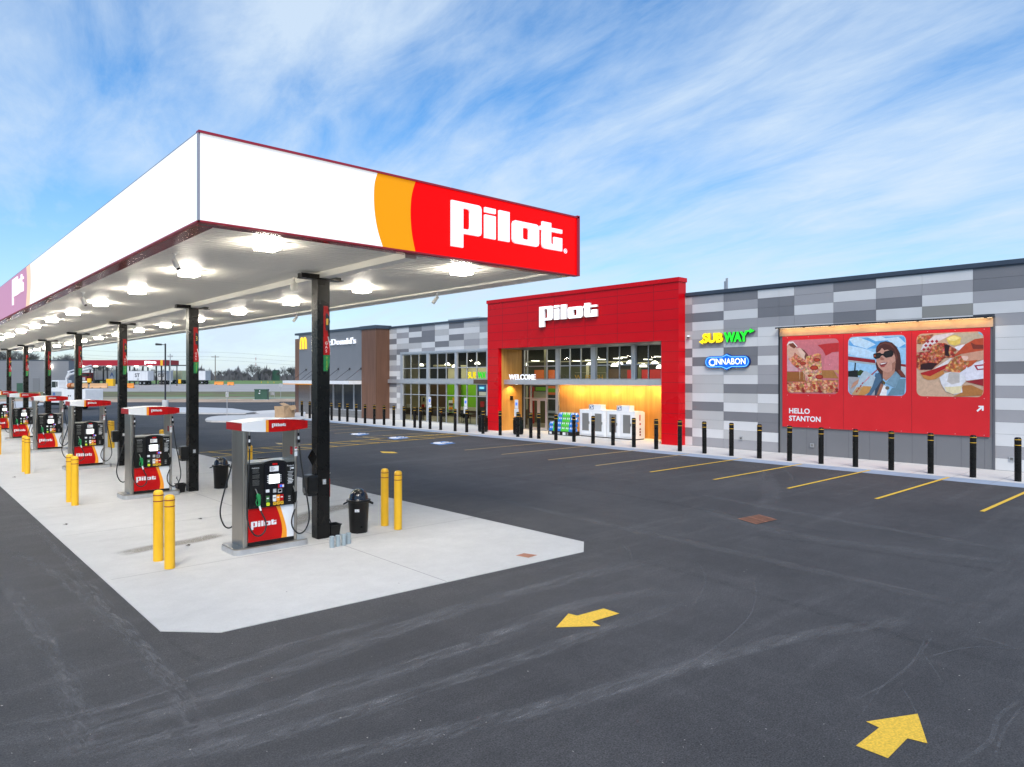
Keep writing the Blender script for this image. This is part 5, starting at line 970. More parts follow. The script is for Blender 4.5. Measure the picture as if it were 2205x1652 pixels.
# glow box above the poster
r = empty('poster_light_bar', (WR-.02, 11.95, 5.98)); mb = MB(); mb.box(-.32, .0, -4.40, 4.42, -.02, .0, 'skin_trim'); mb.box(-.34,-.30,-4.40,4.42,-.05,.02,'skin_trim')
for i in range(8): mb.box(-.29,-.22,-4.2+i*1.2,-4.1+i*1.2,-.06,-.021,'skin_trim')
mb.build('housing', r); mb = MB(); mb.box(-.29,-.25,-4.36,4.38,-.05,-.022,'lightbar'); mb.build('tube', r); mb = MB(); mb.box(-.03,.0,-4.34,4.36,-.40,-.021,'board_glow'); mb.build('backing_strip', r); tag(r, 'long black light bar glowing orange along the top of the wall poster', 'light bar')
alight('poster_bar_light', (WR-.26, 11.95, 5.93), (0, math.radians(-22), 0), .06, 26, (1,.60,.26), 8.6)
# vents, outlets, cameras
for (px, py, lb) in ((1749,959,'small square outlet plate on the grey panel under the wall poster'),(2179,988.5,'small square outlet plate at the far right end of the wall'),(1596,944,'tiny outlet plate low on the wall below the blue sign')):
    X = WR-.03; r = empty('outlet_plate', (X, YonX(px, X), ZonX(px, py, X))); mb = MB(); mb.box(-.03,0,-.09,.09,-.09,.09,'galv'); mb.box(-.035,-.03,-.05,.05,-.05,.05,'steel_dark'); mb.build('cover', r); tag(r, lb, 'outlet', 'outlet plates on the store wall')
r = empty('wall_camera', (WR-.05, 21.3, ZonX(1469, 727, WR-.05))); mb = MB(); mb.tube([(.05,0,.05),(-.1,.02,.05)], .03, 'white_plastic'); mb.lathe([(.08,0),(.085,.05),(.06,.09)], 'white_plastic', (-.12,.02), 12); mb.lathe([(.001,-.07),(.05,-.05),(.07,0)], 'black_gloss', (-.12,.02), 12); mb.build('dome', r); tag(r, 'white dome camera at the right edge of the red portal', 'security camera')
r = empty('wall_sconce', (32.95, 35.93, 2.22)); mb = MB(); mb.box(-.10,-.02,-.10,0,-.14,.14,'black_plastic', bev=.02); mb.box(.03,.11,-.10,0,-.14,.14,'black_plastic', bev=.02); mb.build('fixture', r); tag(r, 'small black twin fixture on the wood return left of the doors', 'wall fixture')
r = empty('roof_antenna', (36.5, YonX(1563.5, 36.5), 7.4)); mb = MB(); mb.tube([(0,0,0),(0,0,1.9)], .03, 'galv', 6); mb.box(-.12,-.06,-.16,-.08,.98,1.9,'galv'); mb.box(.04,.10,.08,.16,.98,1.75,'galv'); mb.box(-.04,.04,-.2,.2,1.2,1.24,'galv'); mb.build('mast', r); tag(r, 'thin grey antenna on the roof behind the grey right wing', 'antenna')
r = empty('rooftop_unit', (40.5, YonX(1015, 40.5), 7.4)); mb = MB(); mb.box(-1.1,1.1,-2.3,2.0,0,1.52,'hvac'); mb.box(-1.12,-1.1,-2.2,1.9,1.42,1.5,'galv')
for i in range(5): mb.tube([(-1.12,-1.9+i*.9,.7),(-1.18,-1.9+i*.9,.7)], .09, 'steel_dark', 8)
mb.build('housing', r); tag(r, 'pale green rooftop air unit showing above the parapet left of the portal', 'rooftop unit')
# ---------------- ice freezers
def freezer(y0, y1, label):
    r = empty('ice_freezer', (32.66, (y0+y1)/2, .012)); h = (y0-y1)/2; mb = MB(); mb.box(0, .95, -h+.01, h-.01, .06, 1.60, 'white_paint', bev=.02); mb.box(.05,.9,-h+.05,h-.05,0,.06,'litter_dark'); mb.box(-.004,.8,-h+.01,h-.01,1.601,1.66,'white_paint'); mb.build('cabinet', r)
    for s_ in (1, -1):
        mb = MB(); c = s_*h*.48; mb.box(-.05,-.002,c-h*.40,c+h*.40,.16,1.52,'white_paint', bev=.012); d = mb.build('door', r)
        mb = MB(); mb.box(-.056,-.051,c-h*.24,c+h*.26,.38,1.44,'ice_grey'); mb.build('panel', d); mb = MB(); mb.box(-.085,-.055,c-h*.30,c-h*.25,.80,.95,'steel_dark'); mb.build('latch', d)
    mb = MB(); mb.box(.1,.55,-h*.55,h*.35,1.661,1.97,'white_paint'); mb.box(.094,.1,-h*.0,h*.33,1.68,1.96,'cin_dark'); mb.box(.09,.094,.04,h*.29,1.71,1.93,'pump_white'); mb.box(.087,.09,.06,h*.12,1.80,1.9,'blue_print'); mb.box(.087,.09,h*.17,h*.25,1.74,1.86,'cin_dark'); hb = mb.build('sign_box', r)
    return tag(r, label, 'ice freezer', 'white ice freezers by the wood wall'), r
freezer(29.36, 27.25, 'white ice freezer beside the stacked bottle packs, the left one'); _, fz = freezer(27.22, 25.10, 'white ice freezer with red lettering on its side, the right one')
mb = MB(); T = lambda u, v, w: (.48+u*0+ -0, -1.06-w+.0, v)
mb.box(.42,.50,-1.068,-1.062,1.12,1.45,'pump_red')
for i, z in enumerate((.92,.62,.46,.3)): mb.box(.42,.54,-1.068,-1.062,z-.05,z+.05,'pump_red' if i == 0 else 'dark_red')
mb.build('side_lettering', fz)
# ---------------- water bottle display
dr = empty('pallet_display', (32.75, 30.55, .012)); mb = MB(); mb.box(-.55,.45,-1.05,1.05,0,.24,'black_plastic')
for i, c in enumerate(('pump_white','galv','pump_white')): mb.box(-.556,-.55,.75-i*.7,.95-i*.7,.05,.19,c)
mb.box(-.556,-.55,-.62,-.2,.04,.2,'pump_white'); mb.build('base', dr); tag(dr, 'low black display base with white labels under the bottle packs', 'display base')
def pack(m):
    mb = MB(); mb.box(-.24,.24,-.165,.165,.0,.17,m, bev=.03)
    for i in range(5):
        for j_ in range(3): mb.lathe([(.04,.16),(.042,.19),(.018,.26),(.016,.29)], 'bottle_cap' if (i+j_) % 2 else m, (-.16+j_*.16,-.13+i*.065), 6)
    return mb
PK = {c: pack(c).build('bottle_pack') for c in ('bottle_blue','bottle_green')}; used = set(); rw = 0
for tier in range(4):
    nn = 6 if tier < 2 else (5 if tier == 2 else 4)
    for i in range(nn):
        c = 'bottle_blue' if (i*7+tier*5) % 5 < 2 else 'bottle_green'
        o = PK[c] if c not in used else PK[c].copy()
        if c in used: COL.objects.link(o)
        used.add(c); o.location = (32.45+tier*.06, 29.70+i*.34+(.03 if tier % 2 else 0), .255+tier*.295)
        tag(o, '%s shrink wrapped bottle pack, tier %s from the bottom, %s from the freezer' % (('blue' if c == 'bottle_blue' else 'green'), ('one','two','three','four')[tier], ORD[i]), 'bottle pack', 'bottle packs stacked beside the freezers')
# ---------------- black bollards
bb = empty('black_bollard'); mb = MB(); mb.lathe([(.105,0),(.105,1.44),(.10,1.49),(.07,1.52),(.001,1.525)], 'black_paint', n=18); mb.build('sleeve', bb)
for z in (1.24, 1.43):
    mb = MB(); mb.lathe([(.106,z),(.108,z+.002),(.108,z+.018),(.106,z+.02)], 'gold_band', n=18, caps=False); mb.build('band', bb)
BX = [2192,2095,2004,1919,1842,1768,1700,1635,1575,1517,1464,1413,1365,1320,1277,1236,1197,1160,1143,1115,1077,1040,1005,980,949,926,905,893,870,848,827,806,786,767,748,731,714,667,650]
WHY = ['at the right edge of the photo','under the arrow end of the wall poster','second under the wall poster from its right end','third under the wall poster from its right end','middle one under the wall poster','below the lady in the wall poster','under the HELLO lettering','just left of the wall poster','below the blue sign','under the left half of the blue sign','at the right foot of the red portal','before the right red jamb','before the wood wall right of the freezers','before the right ice freezer','between the two ice freezers','before the left ice freezer','before the stacked bottle packs','right before the entrance doors','second before the entrance doors','left of the doors before a white sign','before the left red jamb','before the trash can by the red portal','under the right accessible parking sign','before the right storefront bay','right of the middle storefront post','under the left accessible parking sign','before the middle storefront bay','close pair, right one, left storefront bay','before the left storefront bay','at the left end of the left storefront','before the last grey panels','right before the brown slats','at the middle of the brown slats','left before the brown slats','before the dark window right of centre','before the middle dark window','next to the nearest canopy column','left of the nearest canopy column','farthest, at the far end of the building']
first = True
for i, px in enumerate(BX):
    X = 29.45; o = bb if first else copy_tree(bb); first = False; o.location = (X, YonX(px, X), .012); o.rotation_euler = (random.uniform(-.006,.006), random.uniform(-.006,.006), random.uniform(0,6))
    tag(o, 'black bollard with gold bands, '+WHY[i], 'bollard', 'black bollards along the storefront')
# accessible signs
for px, lb in ((926,'blue and white accessible parking sign on a post, left one, storefront'),(1003.5,'blue and white accessible parking sign, middle one, by the trash can'),(1113,'blue and white accessible parking sign, right one, by the doors')):
    X = 29.62; Y = YonX(px, X); r = empty('parking_sign', (X, Y, .012)); mb = MB(); mb.tube([(0,0,0),(0,0,2.2)], .025, 'galv', 6); mb.build('post', r)
    mb = MB(); T = lambda u, v, w: (-.03-w, -u, v); mb.prism([rrect(-.15,.15,1.72,2.25,.03)], .006, T, 'pump_white'); mb.prism([rrect(-.09,.09,1.90,2.08,.02)], .002, T, 'cin_blue', w0=.006); mb.tube([T(0,2.05,.012), T(0,1.98,.012), T(.05,1.97,.012), T(.06,1.92,.012)], .008, 'pump_white', 4); mb.build('upper_plate', r)
    mb = MB(); mb.prism([rrect(-.19,.19,1.22,1.70,.02)], .006, T, 'white_paint', w0=.004)
    for k in range(4): mb.box(-.042,-.0405,-.12,.12,1.32+k*.08,1.335+k*.08,'galv')
    mb.build('lower_plate', r); tag(r, lb, 'sign', 'accessible parking signs')
def barrel_can(x, y, lb):
    r = empty('trash_can', (x, y, .012)); mb = MB(); mb.lathe([(.30,0),(.31,.05),(.31,.95),(.30,1.0)], 'black_plastic', n=24)
    for k in range(20): a = 2*PI*k/20; mb.box(-.012,.012,-.012,.012,.08,.92,'black_gloss', T=lambda X_, Y_, Z_: (X_+.318*math.cos(a), Y_+.318*math.sin(a), Z_))
    mb.build('slatted_drum', r); mb = MB(); mb.lathe([(.33,1.0),(.34,1.02),(.33,1.05),(.16,1.10),(.16,1.22),(.22,1.25),(.001,1.30)], 'black_plastic', n=24); mb.build('lid', r); return tag(r, lb, 'trash can', 'black trash cans by the storefront')
barrel_can(30.6, YonX(1040, 30.6), 'black slatted trash can at the left foot of the red portal'); barrel_can(30.8, YonX(1116, 30.8), 'black slatted trash can left of the entrance doors')
# ================================================================== restaurant end of the building
XM = 32.88; YC = 53.16; YE = 68.7
rest = empty('restaurant_building', (XM, 60, 0))
def rb(mb, name, p=None): mb.v = [(v[0]-XM, v[1]-60, v[2]) for v in mb.v]; return mb.build(name, p or rest)
mb = MB(); mb.box(XM+.05, XM+.4, 55.6, 67.95, 3.40, 7.98, 'mcd_grey'); rb(mb, 'upper_wall')
mb = MB(); mb.box(XM+.02, XM+.4, 55.6, 61.6, 0, .64, 'mcd_block'); mb.box(XM+.02, XM+.4, 65.6, 67.95, 0, 3.4, 'mcd_block')
for k in range(7): mb.box(XM+.012, XM+.02, 65.6, 67.95, .4+k*.42, .415+k*.42, 'panel_gap')
mb.box(XM+.012, XM+.02, 55.6, 61.6, .3, .315, 'panel_gap'); rb(mb, 'block_wall')
mb = MB()
n = 26
for i in range(n):
    y = 53.16+(55.55-53.16)*(i+.5)/n; mb.box(XM-.02, XM+.03, y-.035, y+.035, .05, 7.90, 'slat_brown')
for i in range(16):
    x = XM+.05+1.3*(i+.5)/16; mb.box(x-.026, x+.026, YC-.05, YC, .05, 7.90, 'slat_brown')
mb.box(XM+.031, XM+1.38, YC+.001, 55.6, 0, 7.9, 'inner_brown'); mb.box(XM-.04, XM+1.38, YC-.06, 55.6, 0, .05, 'panel_gap'); rb(mb, 'slatted_pylon')
mb = MB(); mb.box(XM-.0, XM+.4, 67.95, YE, .02, 7.6, 'slat_brown'); rb(mb, 'end_pylon')
mb = MB(); mb.box(XM-.10, XM+1.5, YC-.12, 55.75, 7.90, 8.20, 'coping'); mb.box(XM-.02, XM+.6, 55.75, YE+.05, 7.98, 8.18, 'coping'); rb(mb, 'coping')
mb = MB(); mb.box(XM+.4, 52, YE-.3, YE, 0, 7.9, 'mcd_grey'); mb.box(XM+.4, 52, 53.2, YE-.3, 7.3, 7.5, 'lot_concrete'); rb(mb, 'side_wall')
mb = MB(); mb.box(XM-1.25, XM+.04, 55.62, 68.9, 3.05, 3.36, 'white_paint'); mb.box(XM-1.23, XM+.02, 61.7, 68.88, 2.98, 3.049, 'lit_yellow'); rb(mb, 'flat_awning')
for y in (56.6,58.6,60.7,62.6,64.6,65.6,67.2):
    mb = MB(); mb.tube([(XM+.02, y-.9, 4.45), (XM-1.0, y, 3.37)], .022, 'pole_dark', 6); mb.tube([(XM+.06, y-.9, 4.45), (XM-.03, y-.9, 4.45)], .09, 'pole_dark', 8); rb(mb, 'tie_rod')
for a, b in ((57.0,55.62),(58.95,57.05),(60.75,59.05),(61.9,60.85)):
    mb = MB(); X = XM+.12; mb.box(X-.08,X+.02,b,a,.64,.74,'alum'); mb.box(X-.08,X+.02,b,b+.06,.74,3.04,'alum'); mb.box(X-.08,X+.02,a-.06,a,.74,3.04,'alum'); w_ = rb(mb, 'window'); g2 = MB(); g2.face([(X-.02,b+.06,.74),(X-.02,a-.06,.74),(X-.02,a-.06,3.04),(X-.02,b+.06,3.04)], 'glass_dark'); rb(g2, 'pane', w_)
mb = MB(); X = XM+.12; mb.box(X-.08,X+.02,62.0,62.1,.02,3.04,'alum'); mb.box(X-.08,X+.02,65.4,65.55,.02,3.04,'alum'); d = rb(mb, 'side_door'); g2 = MB(); g2.face([(X,62.1,.02),(X,65.4,.02),(X,65.4,3.04),(X,62.1,3.04)], 'glass_dark'); rb(g2, 'pane', d)
mb = MB(); mb.box(XM+.30, XM+.4, 55.6, 65.6, .62, 3.1, 'inner_brown'); rb(mb, 'inner_wall')
tag(rest, 'grey restaurant end of the building with brown slatted pylon and white awning', 'restaurant')
r = empty('arches_sign', (XM+.04, 66.85, 6.52)); T = lambda u, v, w: (-w, -u, v)
def archpts(cx): 
    o_ = [(cx+.33*math.cos(a)*1.0, 1.20*abs(math.sin(a))**.62) for a in [PI*k/14 for k in range(15)]]
    i_ = [(cx+.205*math.cos(a), 1.06*abs(math.sin(a))**.62) for a in [PI*k/14 for k in range(15)]]; return o_+i_[::-1]
mb = MB(); mb.prism([archpts(-.335)], .12, T, 'mcd_yellow'); mb.prism([archpts(.335)], .125, T, 'mcd_yellow'); mb.build('golden_letter', r); tag(r, 'yellow double arch letter sign at the far end of the grey wall', 'sign')
r = empty('restaurant_sign', (XM+.03, 62.55, 6.72)); mb = MB(); put_text(mb, "McDonald's", T, .12, 'logo_white', .55, .0, width=6.0); mb.build('lettering', r); tag(r, 'white lettering sign on the grey restaurant wall, partly behind a column', 'sign')
# ================================================================== beyond the lot
LZ = lambda d: .78 if d < 150 else (.78+(d-150)*.0213 if d < 205 else 1.95)
def semi(px0, px1, d, label, col='trailer_white', rear=None, mark=None, z=None, h=2.75, deep=2.5, rearpx=None):
    """trailer broadside: left px to right px of the side, then the rear doors to rearpx"""
    z = LZ(d) if z is None else z
    A, B = at(px0, d, z), at(px1, d-1.0, z); dr_ = (B-A); Ln = dr_.length; ang = math.atan2(dr_.y, dr_.x)
    r = empty('semi_trailer', A, ang); b0 = 1.15
    mb = MB(); mb.box(0, Ln, .0, deep, b0, b0+h, col); mb.box(0, Ln, -.02, 0, b0, b0+.14, 'galv'); mb.box(0, Ln, -.02, 0, b0+h-.12, b0+h, 'galv')
    for k in range(int(Ln/1.2)): mb.box(.6+k*1.2, .63+k*1.2, -.012, 0, b0+.15, b0+h-.13, 'galv')
    mb.build('box', r)
    mb = MB(); mb.box(Ln, Ln+.03, .08, deep/2-.02, b0+.1, b0+h-.1, rear or col); mb.box(Ln, Ln+.03, deep/2+.02, deep-.08, b0+.1, b0+h-.1, rear or col); mb.box(Ln+.03, Ln+.06, deep/2-.06, deep/2-.03, b0+.1, b0+h-.1, 'galv'); mb.build('rear_doors', r)
    mb = MB(); mb.box(.3, Ln-.2, .7, 1.8, b0-.25, b0, 'chassis'); mb.box(Ln-.1, Ln, .2, deep-.2, .5, .62, 'chassis'); mb.build('chassis', r)
    for x in (Ln-1.1, Ln-2.3):
        for y in (.25, deep-.25):
            mb = MB(); mb.tube([(x, y-.22, .5), (x, y+.22, .5)], .5, 'rubber', 14); mb.tube([(x, y-.23, .5), (x, y+.23, .5)], .22, 'galv', 8); mb.build('wheel', r)
    if mark:
        mb = MB(); T = lambda u, v, w: (u, -.02-w, v); put_text(mb, mark[0], T, .01, mark[1], mark[2], .02, u0=Ln*mark[3], v0=b0+h*.38); mb.build('side_lettering', r)
    return tag(r, label, 'semi trailer', 'semi trailers parked in the truck lot')
def tractor(px, d, label, col, ang, z=None):
    r = empty('semi_tractor', at(px, d, LZ(d)), ang); mb = MB(); mb.box(-1.1,1.1,-1.15,1.15,1.0,3.3,col, bev=.18); mb.box(1.1,2.7,-.9,.9,1.0,2.1,col, bev=.18); mb.box(-3.2,-1.1,-.8,.8,.8,1.1,'chassis'); mb.build('cab', r)
    mb = MB(); mb.box(1.102,1.11,-.95,.95,2.25,3.0,'glass_dark'); mb.box(.2,.95,-1.158,-1.152,2.2,2.95,'glass_dark'); mb.box(.2,.95,1.152,1.158,2.2,2.95,'glass_dark'); mb.build('windscreen', r)
    mb = MB(); mb.box(2.70,2.75,-.55,.55,1.1,1.95,'galv'); mb.box(2.5,2.8,-1.1,1.1,.5,.9,'white_paint', bev=.05); mb.build('grille', r)
    for x in (1.9,-1.9,-2.9):
        for y in (-.95,.95):
            mb = MB(); mb.tube([(x,y-.2,.5),(x,y+.2,.5)], .5, 'rubber', 14); mb.build('wheel', r)
    return tag(r, label, 'truck')
semi(275, 318, 196, 'white semi trailer with faint lettering under the red truck canopy', mark=('ST', 'navy', 1.0, .36), rear='trailer_white')
semi(339, 358, 200, 'short white semi trailer with dark letters behind the tall lamp post', mark=('CRST', 'navy', .9, .05), rear='trailer_grey')
semi(368, 392, 208, 'cream semi trailer between the two black columns', col='trailer_cream', rear='trailer_cream'); semi(407, 442, 202, 'white semi trailer with grey rear doors nearest the green field', mark=('LOGISTICS', 'blue_print', .35, .1), rear='trailer_grey')
semi(205, 243, 206, 'white semi trailer with blue mark left of the third column', mark=('A', 'blue_print', 1.2, .84)); semi(180, 205, 214, 'white semi trailer behind the red truck tractor')
tractor(189, 204, 'red truck tractor seen between the third and fourth columns', 'truck_red', -2.2); tractor(365, 214, 'white truck tractor beyond the lamp post', 'trailer_white', -2.0)
# truck canopy
A, B = at(96, 200, 0), at(355, 197, 0); dr_ = B-A; Ln = dr_.length; ang = math.atan2(dr_.y, dr_.x); r = empty('truck_canopy', A, ang)
z0, z1 = zat(787.5, 198), zat(775.5, 198); mb = MB(); mb.box(0, Ln, 0, 7, z0, z1, 'far_red'); mb.box(.05, Ln-.05, .05, 6.9, z0-.06, z0-.001, 'white_paint'); mb.box(Ln, Ln+.03, .0, 7, z0, z1, 'far_red'); mb.box(Ln-1.3, Ln-.6, -.02, -.001, z0, z1, 'gold_band'); mb.build('fascia', r)
mb = MB(); T = lambda u, v, w: (u, -.02-w, v); put_pilot(mb, T, 3.4, .05, 'letter_white', cx=Ln-4.2, cy=(z0+z1)/2); mb.build('lettering', r)
for k in range(9):
    for yy in (1.4, 5.4):
        if k*3.9+1 < Ln: mb = MB(); mb.box(1.5+k*4.0, 1.8+k*4.0, yy, yy+.3, 1.3, z0-.06, 'pole_dark'); mb.build('column', r)
mb = MB()
for k in range(8):
    o_x = 3.2+k*4.0
    if o_x < Ln-1: q = MB(); q.box(o_x-.4, o_x+.4, -.4, .5, z0-.35, z0-.07, 'pendant'); q.build('lamp', r)
tag(r, 'long red truck fuel canopy with white lettering in the far lot', 'truck canopy')
r = empty('gantry_frame', at(372, 190, 1.6)); mb = MB(); a = at(362, 190)-at(372, 190); b = at(420, 190)-at(372, 190); zt = zat(787, 190)-1.6; mb.tube([(a.x,a.y,zt),(b.x,b.y,zt)], .16, 'pole_dark', 6)
for q in (at(381,190)-at(372,190), at(405,190)-at(372,190)): mb.tube([(q.x,q.y,0),(q.x,q.y,zt)], .14, 'pole_dark', 6)
mb.build('beams', r); tag(r, 'dark steel gantry frame right of the red truck canopy', 'gantry')
# shop building on the far left
A, B = at(-260, 140, 0), at(148, 150, 0); dr_ = B-A; Ln = dr_.length; ang = math.atan2(dr_.y, dr_.x); zt = zat(777.5, 150); r = empty('workshop_building', A, ang)
mb = MB(); mb.box(0, Ln, 0, 6, 0, zt, 'shop_grey'); mb.box(-.05, Ln+.05, -.05, 6.1, zt, zt+.2, 'coping')
for k in range(18): mb.box(0, Ln, -.012, -.001, .7+k*.36, .72+k*.36, 'shop_door')
mb.build('block_walls', r)
def along(px): t = (px+260)/408; return Ln*t*150/(140+10*t)*.985
mb = MB(); mb.box(along(67), along(83), -.06, -.02, .6, 3.6, 'shop_door'); mb.build('roller_door', r)
mb = MB(); mb.box(along(29), along(49), -.06, -.02, .6, 2.6, 'transformer'); mb.build('panel_door', r)
mb = MB(); mb.tube([(along(108), -.05, zat(789,148)), (along(108), -.25, zat(789,148))], .30, 'lamp_lens', 12); mb.build('wall_lamp', r)
tag(r, 'long plain grey block workshop building at the far left beyond the pumps', 'workshop building')
# orange barriers
mb0 = None
def barrier(px0, px1, d, lb, col='orange_plastic', n=1, hh=1.0):
    A, B = at(px0, d, LZ(d)-.02), at(px1, d, LZ(d)-.02); L0 = (B-A).length; ang = math.atan2((B-A).y, (B-A).x)
    r = MB(); r.prism([[(-.30,0),(.30,0),(.28,.18),(.12,.45),(.10,hh),(-.10,hh),(-.12,.45),(-.28,.18)]], L0*.97, lambda u, v, w: (w, u, v), col)
    for k in range(max(1, int(L0/2))): r.box(.5+k*2.0, .9+k*2.0, -.31, -.2, .0, .14, 'chassis')
    o = r.build('road_barrier'); o.location = A; o.rotation_euler = (0, 0, ang); tag(o, lb, 'barrier', 'orange plastic barriers in front of the truck lot')
for i, (a, b, d, c, lb) in enumerate([(-6,11,168,'pale_orange','orange road barrier at the far left edge of the photo'),(26,47,168,'pale_orange','pale orange barrier between the sixth and seventh columns'),(61,93,168,'orange_plastic','bright orange barrier before the grey roller door'),(178,190,172,'pale_orange','short orange barrier right of the fourth column'),(194,233,172,'pale_orange','pale orange barrier left of the third column'),(270,289,172,'orange_plastic','orange barrier right of the third column'),(462,482,198,'orange_plastic','orange barrier at the near end of the green field'),(490,504,194,'orange_plastic','small orange barrier farthest right by the green field')]): barrier(a, b, d, lb, c, hh=1.15 if d < 180 else .9)
for i, (px, y0, y1, d, w, lb) in enumerate([(238.5,816,831.5,178,.9,'tall yellow orange waste bin left of the third column'),(192.5,815,824,196,.5,'small yellow orange bin beside the red tractor'),(387,817,826,200,.35,'small yellow post under the cream trailer')]):
    z = zat(y1, d); mb = MB(); mb.box(-w, w, -w*.6, w*.6, 0, zat(y0, d)-z, 'yellow_paint', bev=.08); o = mb.build('yellow_bin'); o.location = at(px, d, z); o.rotation_euler = (0,0,-YAW); tag(o, lb, 'bin')
for i, px in enumerate((563, 577, 590)):
    d = 230; z = zat(830, d); mb = MB(); mb.tube([(0,0,0),(0,0,1.2)], .10, 'yellow_paint', 6); o = mb.build('field_marker'); o.location = at(px, d, z); tag(o, 'small yellow marker post in the green field, %s from the left' % ORD[i], 'marker post', 'yellow marker posts in the field')
# transformer and cabinets
r = empty('transformer_box', at(564, 114, zat(861, 114)), -YAW+.12); mb = MB(); mb.box(-1.0, .95, -.7,.7, .05, 1.62, 'transformer', bev=.06); mb.box(-1.06,1.0,-.76,.76,1.55,1.72,'transformer', bev=.04); mb.box(-1.2,1.1,-.9,.9,-.1,.06,'kerb'); mb.build('housing', r); mb = MB(); mb.box(-.35,-.12,-.706,-.702,.98,1.12,'pump_white'); mb.box(-.25,-.12,-.706,-.702,1.35,1.52,'pump_white'); mb.build('decals', r); tag(r, 'dark green transformer box with white stickers on the grass verge', 'transformer')
r = empty('utility_cabinet', at(587, 116, zat(853, 116)), -YAW); mb = MB(); mb.box(-.3,.3,-.2,.2,.15,.62,'galv'); mb.box(-.34,-.30,-.03,.03,-.3,.6,'galv'); mb.box(.30,.34,-.03,.03,-.3,.6,'galv'); mb.build('box', r); tag(r, 'small grey cabinet on two legs right of the green transformer', 'cabinet')
r = empty('field_silo', at(594.5, 330, 2.2)); zt = zat(797.5, 330)-2.2; mb = MB(); mb.box(-1.25,1.25,-1.25,1.25,0,zt,'transformer'); mb.lathe([(1.3,zt),(1.3,zt+.15)], 'pole_dark', n=10); mb.build('tower', r); tag(r, 'dark square tower standing against the distant tree line', 'tower')
# poles
def lamp_post(px, ybase, ytop, d, lb):
    z = zat(ybase, d); h = zat(ytop, d)-z; r = empty('lamp_post', at(px, d, z)); mb = MB(); mb.lathe([(.36,0),(.36,.9),(.34,.93)], 'kerb', n=14); mb.build('concrete_base', r)
    mb = MB(); mb.box(-.075,.075,-.075,.075,.93,h,'pole_dark'); mb.build('pole', r); mb = MB(); v = Vector((-CA, SA, 0)); mb.tube([(0,0,h-.15), (v.x*.5, v.y*.5, h-.12)], .04, 'pole_dark', 5); mb.tube([(v.x*.45, v.y*.45, h-.12), (v.x*1.15, v.y*1.15, h-.08)], [.12,.16], 'pole_dark', 6); mb.build('lamp_head', r); return tag(r, lb, 'lamp post')
lamp_post(356, 878, 740, 86, 'tall dark lamp post on a round concrete base beyond the lot')
def utility_pole(px, ybase, ytop, d, lb, arm=1.6, r0=.14, m='pole_wood'):
    z = zat(ybase, d); h = zat(ytop, d)-z; r = empty('utility_pole', at(px, d, z)); mb = MB(); mb.tube([(0,0,0),(0,0,h)], [r0, r0*.7], m, 7); mb.build('shaft', r); mb = MB(); mb.box(-arm*CA, arm*CA, -.08, .08, h-.75, h-.6, m) if False else mb.tube([(-arm*CA, arm*SA, h-.6),(arm*CA, -arm*SA, h-.6)], .09, m, 4)
    for s_ in (-.9,-.45,.45,.9): mb.tube([(s_*arm*CA, -s_*arm*SA, h-.55), (s_*arm*CA, -s_*arm*SA, h-.3)], .05, 'galv', 4)
    mb.build('crossarm', r); return tag(r, lb, 'utility pole', 'utility poles beyond the lot')
utility_pole(366.5, 845, 762, 150, 'grey pole with a short arm right of the tall lamp post', .55, .14, 'galv'); utility_pole(463.5, 826, 765, 240, 'wooden utility pole with crossarm behind the nearest trailer', 1.3, .16)
r = empty('radio_mast', at(551, 560, 2.5)); h = zat(764, 560)-2.5; mb = MB()
for k in range(9): mb.tube([(0,0,h*k/9),(0,0,h*(k+1)/9)], .22, 'far_red' if k % 2 else 'pump_white', 4)
mb.build('lattice', r); tag(r, 'very thin red and white radio mast on the horizon', 'radio mast')
for i, (ya, yb_, lb) in enumerate(((762,781,'upper overhead cable crossing the sky behind the trucks'),(768,790,'middle overhead cable crossing the sky behind the trucks'),(752,772,'highest overhead cable faint in the sky'))):
    d = 330; P = [at(150+(800-150)*k/14, d, zat(ya+(yb_-ya)*k/14+3*math.sin(PI*k/4.6), d)) for k in range(15)]; mb = MB(); mb.tube(P, .035, 'wire', 3); tag(mb.build('overhead_cable'), lb, 'cable')
def sign_post(px, ybase, ytop, d, lb, arm=0, plate=None):
    z = zat(ybase, d); h = zat(ytop, d)-z; r = empty('sign_post', at(px, d, z)); mb = MB(); mb.tube([(0,0,0),(0,0,h)], .035, 'galv', 5); mb.build('post', r)
    mb = MB(); w_ = plate or (.15,.35); mb.box(-w_[0], w_[0], -.01, .01, h-w_[1]-.1, h-.1, 'galv'); o = mb.build('plate', r); o.rotation_euler = (0,0,-YAW)
    return tag(r, lb, 'sign post')
sign_post(489, 897, 842, 66, 'thin grey sign post on the concrete island', plate=(.14,.45)); sign_post(604.5, 857, 825, 118, 'small sign on a thin post near the restaurant corner', plate=(.28,.5)); sign_post(297, 847, 814, 150, 'thin bare sign post between the second and third columns', plate=(.2,.4))
